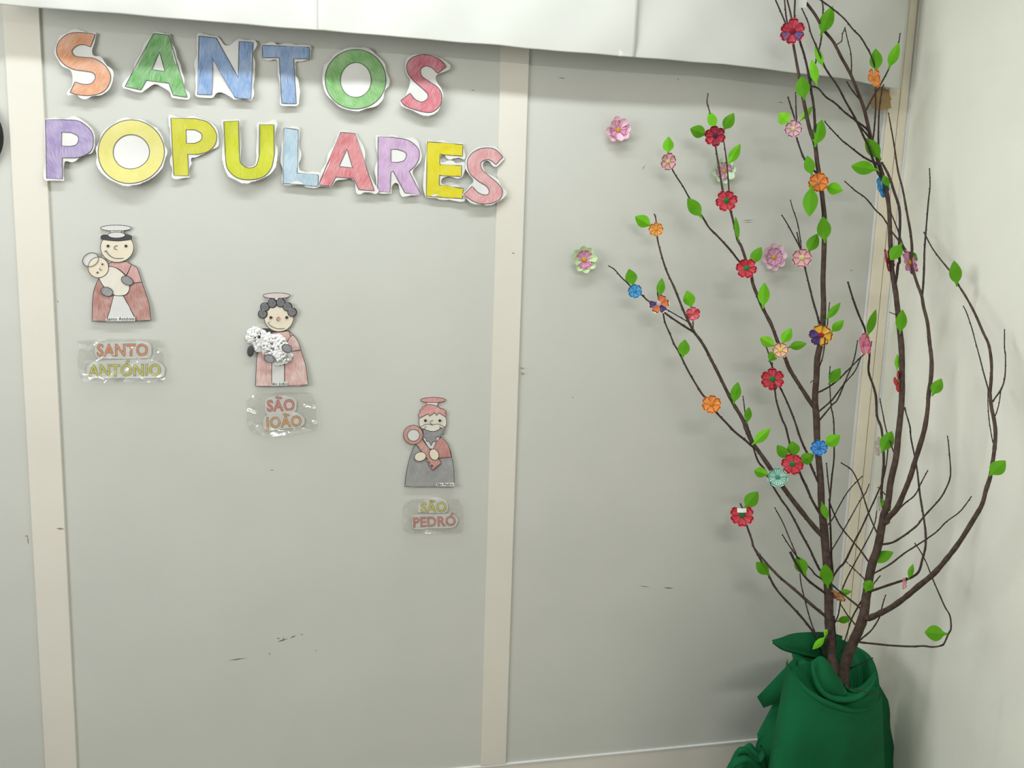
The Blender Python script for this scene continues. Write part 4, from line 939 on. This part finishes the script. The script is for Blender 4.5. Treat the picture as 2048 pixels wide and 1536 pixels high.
def rot_frame(loc, ratio, phi, spin):
    """frame whose z faces the viewer's side of the room, tipped so the flower shows as an ellipse with long axis at phi (deg, screen, y up)"""
    n = (CAM-loc).normalized(); x = CR-n*CR.dot(n); x.normalize(); y = n.cross(x)
    R = Matrix((x, y, n)).transposed().to_3x3()
    a = math.radians(phi); axis = Vector((math.cos(a), math.sin(a), 0))
    return (R @ Matrix.Rotation(math.acos(ratio), 3, axis) @ Matrix.Rotation(spin, 3, 'Z')).to_4x4()
def flower(px, py, r, label, cols, center, line=(70, 30, 34), n=6, ratio=.97, phi=0, spin=None, notch=.12, wide=1.1, cup=.12, cr=.24, ahead=.014, group='paper flowers on the branches', rim=None, stripes=0.0, missing=()):
    q = random.Random(int(px*3+py)); nb = near(px, py, 40, True); g = nb[2] if nb else .15
    loc, t = P3(px, py, g); loc = loc+(CAM-loc).normalized()*(ahead if ahead < 0 else max(ahead, (nb[3] if nb else 0)+.008)); t = (loc-CAM).length/ray(px, py).length; R = r*t*1.04
    root = empty('paper_flower', loc, label, 'flower', group)
    M4 = rot_frame(loc, ratio, phi, q.uniform(0, 1) if spin is None else math.radians(spin)); root.rotation_euler = M4.to_euler()
    me = petal_mesh(n, notch, wide, cup)
    for k in range(n):
        if k in missing: continue
        c = cols[k % len(cols)]
        o = with_mat('petal', me, pet(c, line, rim=rim, stripes=stripes), root); o.scale = (R, R, R)
        o.rotation_euler = (q.uniform(-.12, .12), q.uniform(-.06, .06), 2*PI*k/n); o.location = (0, 0, .0004*(k % 2))
    if center:
        o = with_mat('flower_center', ME_centre, cen(center), root); o.scale = (R*cr, R*cr, R*cr); o.location = (0, 0, R*.05)
    return root
RED, GRN = (196, 38, 54), (32, 138, 66)
flower(1585, 62, 25, 'crimson and purple paper flower at the very top of the branches', [(190, 44, 62), (190, 40, 58), (120, 70, 112), (198, 56, 74), (88, 62, 122), (184, 44, 60)], (150, 30, 52), (92, 20, 44), spin=0, rim=(206, 84, 96), ahead=.034)
flower(1587, 257, 18, 'pale pink paper flower with light green leaves beside the left trunk, second from the top', [(226, 172, 186)], (232, 232, 150), (80, 50, 50), n=7, wide=1.05)
flower(1747, 157, 20, 'orange paper flower turned sideways in front of the banner edge', [(236, 148, 66)], (232, 140, 60), (170, 84, 30), ratio=.55, phi=112)
flower(1430, 271, 21, 'dark red paper flower with purple swirl centre between three leaves', [(168, 30, 48), (178, 36, 52), (196, 48, 62), (150, 28, 50), (172, 34, 50), (160, 30, 56)], (96, 40, 84), (92, 16, 34), spin=10, cup=.22)
flower(1336, 323, 18, 'dusty pink paper flower at the tip of the upper left branch', [(218, 166, 168), (228, 164, 170)], (236, 222, 130), (92, 60, 56), ratio=.9, phi=80)
flower(1453, 401, 22, 'red paper flower with green centre, uppermost of the red-and-green ones', [RED], GRN, (110, 14, 26), rim=(214, 92, 98))
flower(1312, 458, 15, 'light orange paper flower at the tip of the far left branch', [(244, 164, 70)], (244, 170, 84), (150, 84, 30), n=8, notch=.05, wide=1.2)
flower(1270, 582, 14.5, 'small blue paper flower at the leftmost twig', [(58, 150, 206)], (58, 150, 206), (24, 74, 120), wide=1.2)
flower(1318, 607, 21, 'navy and orange paper flower with white centre ring', [(226, 112, 40), (50, 36, 110), (50, 36, 110), (226, 112, 40), (50, 36, 110), (226, 112, 40)], (230, 190, 200), (90, 50, 60), spin=-25, rim=(240, 214, 200), missing=(1,))
flower(1386, 627, 14.5, 'small coral pink paper flower beside the branch fork at left', [(222, 90, 100), (200, 44, 62), (230, 106, 120)], (222, 96, 110), (130, 30, 44), wide=1.15)
flower(1493, 536, 21, 'red paper flower with green centre, left of the pink wall flower', [RED, (208, 46, 60)], (34, 150, 66), (110, 14, 26), rim=(210, 80, 90))
flower(1604, 515, 20, 'dusty pink paper flower with cream centre left of the left trunk', [(226, 166, 172)], (230, 226, 150), (110, 66, 60), cr=.27)
flower(1637, 364, 20, 'orange paper flower on the left trunk among three leaves', [(230, 130, 48)], (214, 142, 84), (140, 66, 22), wide=1.15)
flower(1763, 376, 22, 'blue paper flower turned sideways on the right trunk', [(56, 150, 214)], (56, 150, 214), (28, 84, 140), ratio=.5, phi=105)
flower(1776, 522, 25, 'red paper flower seen nearly edge-on at the right trunk', [(210, 70, 74)], (168, 92, 60), (130, 28, 34), ratio=.28, phi=106)
flower(1818, 525, 25, 'purple-pink striped paper flower turned sideways on the right branch', [(214, 150, 184)], (212, 150, 48), (150, 54, 110), n=9, notch=.02, ratio=.5, phi=112, stripes=.85)
flower(1561, 700, 16.5, 'peach paper flower with yellow centre ringed by four leaves', [(244, 190, 148)], (240, 222, 110), (60, 44, 40), wide=1.05)
flower(1545, 758, 23.5, 'large red paper flower with green centre below the peach flower', [RED], GRN, (110, 14, 26), rim=(212, 88, 94), spin=2)
flower(1642, 670, 23, 'yellow paper flower with two navy petals on the left trunk', [(226, 170, 36), (52, 36, 112), (52, 36, 112), (226, 170, 36), (226, 170, 36), (230, 176, 44)], (170, 40, 52), (96, 50, 40), spin=20)
flower(1727, 688, 23, 'bright pink paper flower folded on the slanting twig', [(236, 128, 166)], (228, 116, 156), (190, 60, 110), ratio=.42, phi=98, n=5, wide=1.1)
flower(1797, 763, 23, 'red paper flower seen sideways on the thick right trunk', [(208, 58, 66)], (140, 128, 60), (130, 24, 34), ratio=.4, phi=96)
flower(1423, 808, 19.5, 'deep orange paper flower on the lower left branch', [(238, 140, 52)], (236, 142, 60), (150, 72, 26), wide=1.12)
flower(1638, 895, 17, 'blue paper flower on the left trunk with one leaf', [(52, 138, 214)], (46, 126, 204), (24, 74, 140), n=8, wide=1.15)
flower(1585, 928, 22, 'red paper flower with green centre among three leaves left of the blue one', [RED, (202, 44, 58)], GRN, (110, 14, 26), rim=(206, 74, 84))
flower(1555, 954, 20, 'teal and white scribbled paper flower', [(176, 222, 208), (196, 230, 220)], (74, 160, 134), (38, 132, 112), n=7, wide=1.15, stripes=.8)
ft = flower(1484, 1030, 24, 'red paper flower held with a bit of white tape, lowest on the left', [RED], (30, 130, 62), (110, 14, 26), rim=(214, 96, 100), spin=0, missing=(0,))
ft_s = (ft.location-CAM).length/F
tp2 = bpy.data.meshes.new('tape'); bm = bmesh.new(); bmesh.ops.create_grid(bm, x_segments=6, y_segments=1, size=1)
for v in bm.verts: v.co = Vector((v.co.x*8.5*ft_s, (10+v.co.y*4.2)*ft_s, .009-.003*v.co.x*v.co.x))
bm.to_mesh(tp2); bm.free(); tp2.materials.append(mat_plain('white flower tape', (238, 238, 236), .5, .3)); o = link(bpy.data.objects.new('tape', tp2), ft); o['label'] = 'short strip of white tape'
flower(1674, 1190, 19, 'peach paper flower tipped back between the two trunks', [(232, 168, 112)], (226, 156, 100), (110, 70, 40), ratio=.5, phi=-24, wide=1.1)
flower(1807, 1166, 13, 'pink paper flower seen edge-on on the low right twig', [(232, 160, 176)], None, (190, 90, 120), ratio=.35, phi=75)
flower(1755, 893, 20, 'white-backed paper flower half hidden behind a blunt leaf', [(222, 212, 206)], None, (200, 190, 186), ratio=.4, phi=85, ahead=-.012)
flower(1755, 1007, 16, 'white paper flower seen edge-on near the fork of the right trunk', [(216, 216, 206)], None, (170, 170, 160), ratio=.35, phi=80, ahead=-.006)
def wall_flower(px, py, r, label, outer, inner, stripe, seed, curl):
    loc = W(px, py, .012); t = (loc-CAM).length/ray(px, py).length; R = r*t; q = random.Random(seed)
    root = empty('paper_flower', loc, label, 'flower', 'paper flowers stuck on the wall'); root.rotation_euler = (PI/2, 0, q.uniform(0, .1))
    mo = petal_mesh(8, .0, 1.35, .16, .1); mi = petal_mesh(8, .12, 1.2, .16, .1)
    for k in range(8):
        o = with_mat('outer_petal', mo, pet(outer, outer, rim=outer), root); o.scale = (R, R, R*.9); o.rotation_euler = (q.uniform(-.05, .1)+curl[k % len(curl)], 0, 2*PI*k/8+.2)
    for k in range(10 if False else 8):
        o = with_mat('inner_petal', mi, pet(inner, stripe, rim=inner, stripes=.9), root); o.scale = (R*.74, R*.74, R*.74); o.location = (0, 0, .004); o.rotation_euler = (q.uniform(-.05, .12), 0, 2*PI*k/8+.55)
    o = with_mat('flower_center', ME_centre, cen((232, 178, 52)), root); o.scale = (R*.17,)*3; o.location = (0, 0, .007)
wall_flower(1235, 260, 27, 'pink double paper flower stuck on the wall, high and left of the branches', (234, 186, 204), (228, 176, 204), (172, 78, 126), 1, (.05, .4, .1))
wall_flower(1167, 519, 28, 'pale green and pink double paper flower stuck on the wall, farthest left', (196, 224, 170), (230, 176, 204), (176, 74, 122), 2, (.05, .1, .35, .1))
wall_flower(1546, 514, 28, 'pale pink double paper flower stuck on the wall behind the tree', (234, 200, 214), (228, 184, 210), (168, 80, 132), 3, (.05, .1))
wall_flower(1446, 342, 26, 'pale green and pink double paper flower on the wall crossed by two twigs', (204, 232, 192), (224, 182, 206), (164, 84, 132), 4, (.05, .2))

# ------------------------------------------------------------------ green cloth wrapped round the pot
M_cloth = mat_plain('green cotton cloth', (18, 98, 58), .85, .15, .10, 9, .35, 700)
def on_y(px, py, y): return W(px, py, -y)
Y0 = -.33
AX = on_y(1662, 1440, Y0).x; PXM = (on_y(1663, 1440, Y0).x-AX)
zr = on_y(1640, 1268, Y0+.12).z; zt = on_y(1688, 1372, Y0).z
vs = []; fs = []; NT = 200
def gauss(d, s): 
    d = (d+PI) % (2*PI)-PI; return math.exp(-(d/s)**2)
prof = []
for j in range(41): prof.append(('o', j/40))
for j in range(1, 5): prof.append(('l', j/4))
for j in range(1, 29): prof.append(('i', j/28))
tc_ = Vector((on_y(1690, 1372, Y0).x, Y0-.005))
for i in range(NT):
    th = 2*PI*i/NT                                   # 0 = towards the room, + = to the right
    sx_, cy_ = math.sin(th), -math.cos(th)
    rim = zr-.030-.062*gauss(th-.2, 1.0)+.020*gauss(th-PI, 1.0)+.010*gauss(th+1.1, .6)+.004*math.sin(5*th)
    Rr = .128+.010*gauss(th+1.0, .5)+.006*math.sin(3*th+1)
    for k, s in prof:
        if k == 'o':
            z = rim*s; dn = 1-s
            r = .126+.012*dn+.055*gauss(th+1.75, .55)*dn**.9+.055*gauss(th-2.0, .5)*dn**.8
            r += dn*.010*math.sin(7*th+1.5)*gauss(th+1.6, .9)
            st = 1/(1+math.exp(-(th if th < PI else th-2*PI)*28-28*.98+6*dn)) if (th > PI or th < .2) else 1
            if th > PI: r += (st-.5)*.022*min(1, dn*4+.25)
            r += .004*math.sin(3*th+4*s)*(1-dn*.5)
            r += .012*gauss(th+1.62, .5)*math.exp(-((s-.60)/.12)**2)
            blend = max(0, (s-.86)/.14); r = r*(1-blend**2)+Rr*blend**2
            cx_, cyy = AX, Y0
        elif k == 'l':
            a = s*PI*.5; r = Rr-.020*(1-math.cos(a))-.004*s; z = rim+.012*math.sin(a)
            cx_, cyy = AX, Y0
        else:
            e = s; r = (Rr-.024)*(1-e)+.020*e
            z = (rim+.012)*(1-e)**1.0+(zt-.035)*e+.03*e*(1-e)
            sw = th+e*2.6
            z += .013*math.sin(2*sw+.6)*math.sin(PI*min(1, e*1.15))+.007*math.sin(5*sw)*math.sin(PI*e)+.006*math.sin(9*sw+2)*math.sin(PI*e)*e
            cx_ = AX*(1-e)+tc_.x*e; cyy = Y0*(1-e)+tc_.y*e
        vs.append((cx_+r*sx_, cyy+r*cy_, z))
m = len(prof)
for i in range(NT):
    for j in range(m-1):
        a = i*m+j; b_ = ((i+1) % NT)*m+j; fs.append([a, b_, b_+1, a+1])
# hanging layers and loose corners: sheets of the same cloth
q3 = lambda px, py, y: on_y(px, py, y)
def patch(c00, c10, c11, c01, bulge, n=14, waves=0):
    b = len(vs)
    for i in range(n+1):
        for j in range(n+1):
            u, v = i/n, j/n
            p = c00*(1-u)*(1-v)+c10*u*(1-v)+c11*u*v+c01*(1-u)*v
            p.y -= bulge*math.sin(PI*u)*math.sin(PI*v)+waves*math.sin(v*13)*u
            vs.append(tuple(p))
    for i in range(n):
        for j in range(n):
            a = b+i*(n+1)+j; fs.append([a, a+n+1, a+n+2, a+1])
def loft(top, bot, dy_top, dy_bot, n=40, m=30, ridge=0):
    """sheet between two picture-plane curves, each with its own depth profile"""
    T_ = outline([(a, b_, 1) for a, b_ in top], closed=False, n=10); B_ = outline([(a, b_, 1) for a, b_ in bot], closed=False, n=10); b = len(vs)
    def at(L, t): 
        k = t*(len(L)-1); i = min(int(k), len(L)-2); f = k-i; return L[i][0]*(1-f)+L[i+1][0]*f, L[i][1]*(1-f)+L[i+1][1]*f
    for i in range(n+1):
        v = i/n; p0 = on_y(*at(T_, v), Y0-dy_top(v)); p1 = on_y(*at(B_, v), Y0-dy_bot(v))
        for j in range(m+1):
            u = j/m; p = p0*(1-u)+p1*u; p.y -= ridge*math.sin(PI*u)*math.sin(PI*v)
            vs.append(tuple(p))
    for i in range(n):
        for j in range(m):
            a = b+i*(m+1)+j; fs.append([a, a+m+1, a+m+2, a+1])
def roll(pts, r, dy, flat=1.5, y_=None):
    P = outline([(p[0], p[1], 1) for p in pts], closed=False, n=8); b = len(vs); n = len(P)
    for k, (x, y) in enumerate(P):
        d_ = dy(k/(n-1)); c = on_y(x, y, Y0-d_); x2, y2 = P[min(k+1, n-1)]; x1, y1 = P[max(k-1, 0)]
        T = (on_y(x2, y2, Y0-d_)-on_y(x1, y1, Y0-d_)).normalized(); U = Vector((0, 1, 0)); V = T.cross(U)
        rr = r*(math.sin(PI*min(.97, max(.03, (k+.6)/n)))**.5)
        for j in range(14):
            a = 2*PI*j/14; vs.append(tuple(c+U*rr*flat*math.cos(a)+V*rr*math.sin(a)))
    for k in range(n-1):
        for j in range(14):
            a = b+k*14+j; c = b+k*14+(j+1) % 14; fs.append([a, c, c+14, a+14])
lip = [(1574, 1318), (1582, 1342), (1604, 1372), (1632, 1396), (1668, 1412), (1708, 1421), (1742, 1414), (1764, 1392)]
# front panel falling from the lip
loft(lip, [(1534, 1550), (1545, 1550), (1580, 1550), (1650, 1550), (1720, 1550), (1770, 1550)], lambda v: .055+.100*math.sin(PI*min(1, v*.98+.01))**.7, lambda v: .075+.105*math.sin(PI*v)**.7, ridge=.008)
roll([(1574, 1326), (1583, 1344), (1602, 1372), (1632, 1396), (1668, 1412), (1708, 1421), (1742, 1413), (1763, 1390)], .010, lambda t: .050+.098*math.sin(PI*t)**.7, 1.2)
# twisted folds between the lip and the trunks
loft([(1580, 1334), (1600, 1330), (1622, 1322), (1640, 1316)], [(1604, 1372), (1630, 1392), (1655, 1400), (1668, 1400)], lambda v: .06+.03*v, lambda v: .13+.005*v, n=20, m=16, ridge=-.012)
loft([(1624, 1322), (1640, 1312), (1654, 1320), (1668, 1340), (1688, 1368)], [(1632, 1372), (1644, 1388), (1660, 1396), (1680, 1396), (1694, 1384)], lambda v: .085+.01*v, lambda v: .128, n=24, m=18, ridge=.020)
roll([(1624, 1322), (1627, 1346), (1637, 1374), (1655, 1392), (1684, 1399), (1715, 1394), (1740, 1374), (1752, 1352)], .0085, lambda t: .10+.040*math.sin(PI*t), 1.3)
roll([(1688, 1370), (1704, 1382), (1724, 1378), (1742, 1360), (1752, 1340)], .008, lambda t: .11-.03*t, 1.4)
roll([(1640, 1392), (1672, 1406), (1712, 1408), (1745, 1392), (1758, 1368)], .007, lambda t: .125-.03*t, 1.3)
# back lip folded outward with a pointed corner at the left
loft([(1544, 1280), (1562, 1275), (1585, 1267), (1620, 1264), (1660, 1265), (1685, 1272)], [(1546, 1287), (1566, 1300), (1592, 1306), (1625, 1312), (1650, 1318), (1676, 1318)], lambda v: .045-.19*v, lambda v: .080-.20*v, n=30, m=14, ridge=.012)
roll([(1546, 1286), (1566, 1297), (1592, 1304), (1625, 1311), (1652, 1320)], .006, lambda t: .082-.17*t, 1.2)
# the loose corner, the hanging layers behind, and the drape on the right
patch(q3(1592, 1312, Y0+.00), q3(1514, 1394, Y0+.05), q3(1527, 1416, Y0+.05), q3(1592, 1392, Y0-.02), .012)
patch(q3(1584, 1335, Y0+.05), q3(1514, 1468, Y0+.07), q3(1508, 1550, Y0+.04), q3(1570, 1550, Y0-.04), .016, 20, .006)
patch(q3(1748, 1350, Y0+.05), q3(1776, 1400, Y0+.09), q3(1793, 1550, Y0+.07), q3(1752, 1550, Y0-.02), .010, 18, .004)
# bunched cloth on the floor at the left
b = len(vs); c0 = on_y(1490, 1560, Y0+.02); zpk = on_y(1486, 1508, Y0).z; n1, n2 = 48, 40
for i in range(n1):
    a = 2*PI*i/n1
    for j in range(n2+1):
        e = j/n2; rr = 1-e
        R1 = .090*(1+.12*math.sin(3*a+1)+.07*math.sin(7*a))
        x = c0.x+.010+R1*rr*math.cos(a); y = Y0+.02+R1*.8*rr*math.sin(a)
        h = (zpk-.006)*(1-rr**4)+(.010*math.sin((x-c0.x)*95+(y-c0.y)*40)+.008*math.sin((x-c0.x)*60-(y-c0.y)*120+2))*(1-rr**2)
        vs.append((x, y, max(.001, h+.003)))
for i in range(n1):
    for j in range(n2):
        a_ = b+i*(n2+1)+j; b2 = b+((i+1) % n1)*(n2+1)+j; fs.append([a_, b2, b2+1, a_+1])
roll([(1474, 1512), (1480, 1500), (1493, 1501), (1504, 1513), (1517, 1519), (1526, 1506), (1522, 1492)], .0085, lambda t: .045, 1.7)
roll([(1452, 1545), (1470, 1525), (1490, 1516), (1512, 1530), (1524, 1545)], .011, lambda t: .05, 1.6)
cloth = mesh_obj('green_cloth', vs, fs, M_cloth, None, origin=(AX, Y0, 0), smooth=True)
cloth['label'] = 'dark green cloth wrapped and twisted around the hidden pot at the foot of the tree'; cloth['category'] = 'cloth'
print('CAM', tuple(CAM), 'xC', xC, 'cloth axis', AX, 'rim', zr, 'trunk z', zt, 'banner z', bz(0, BO))
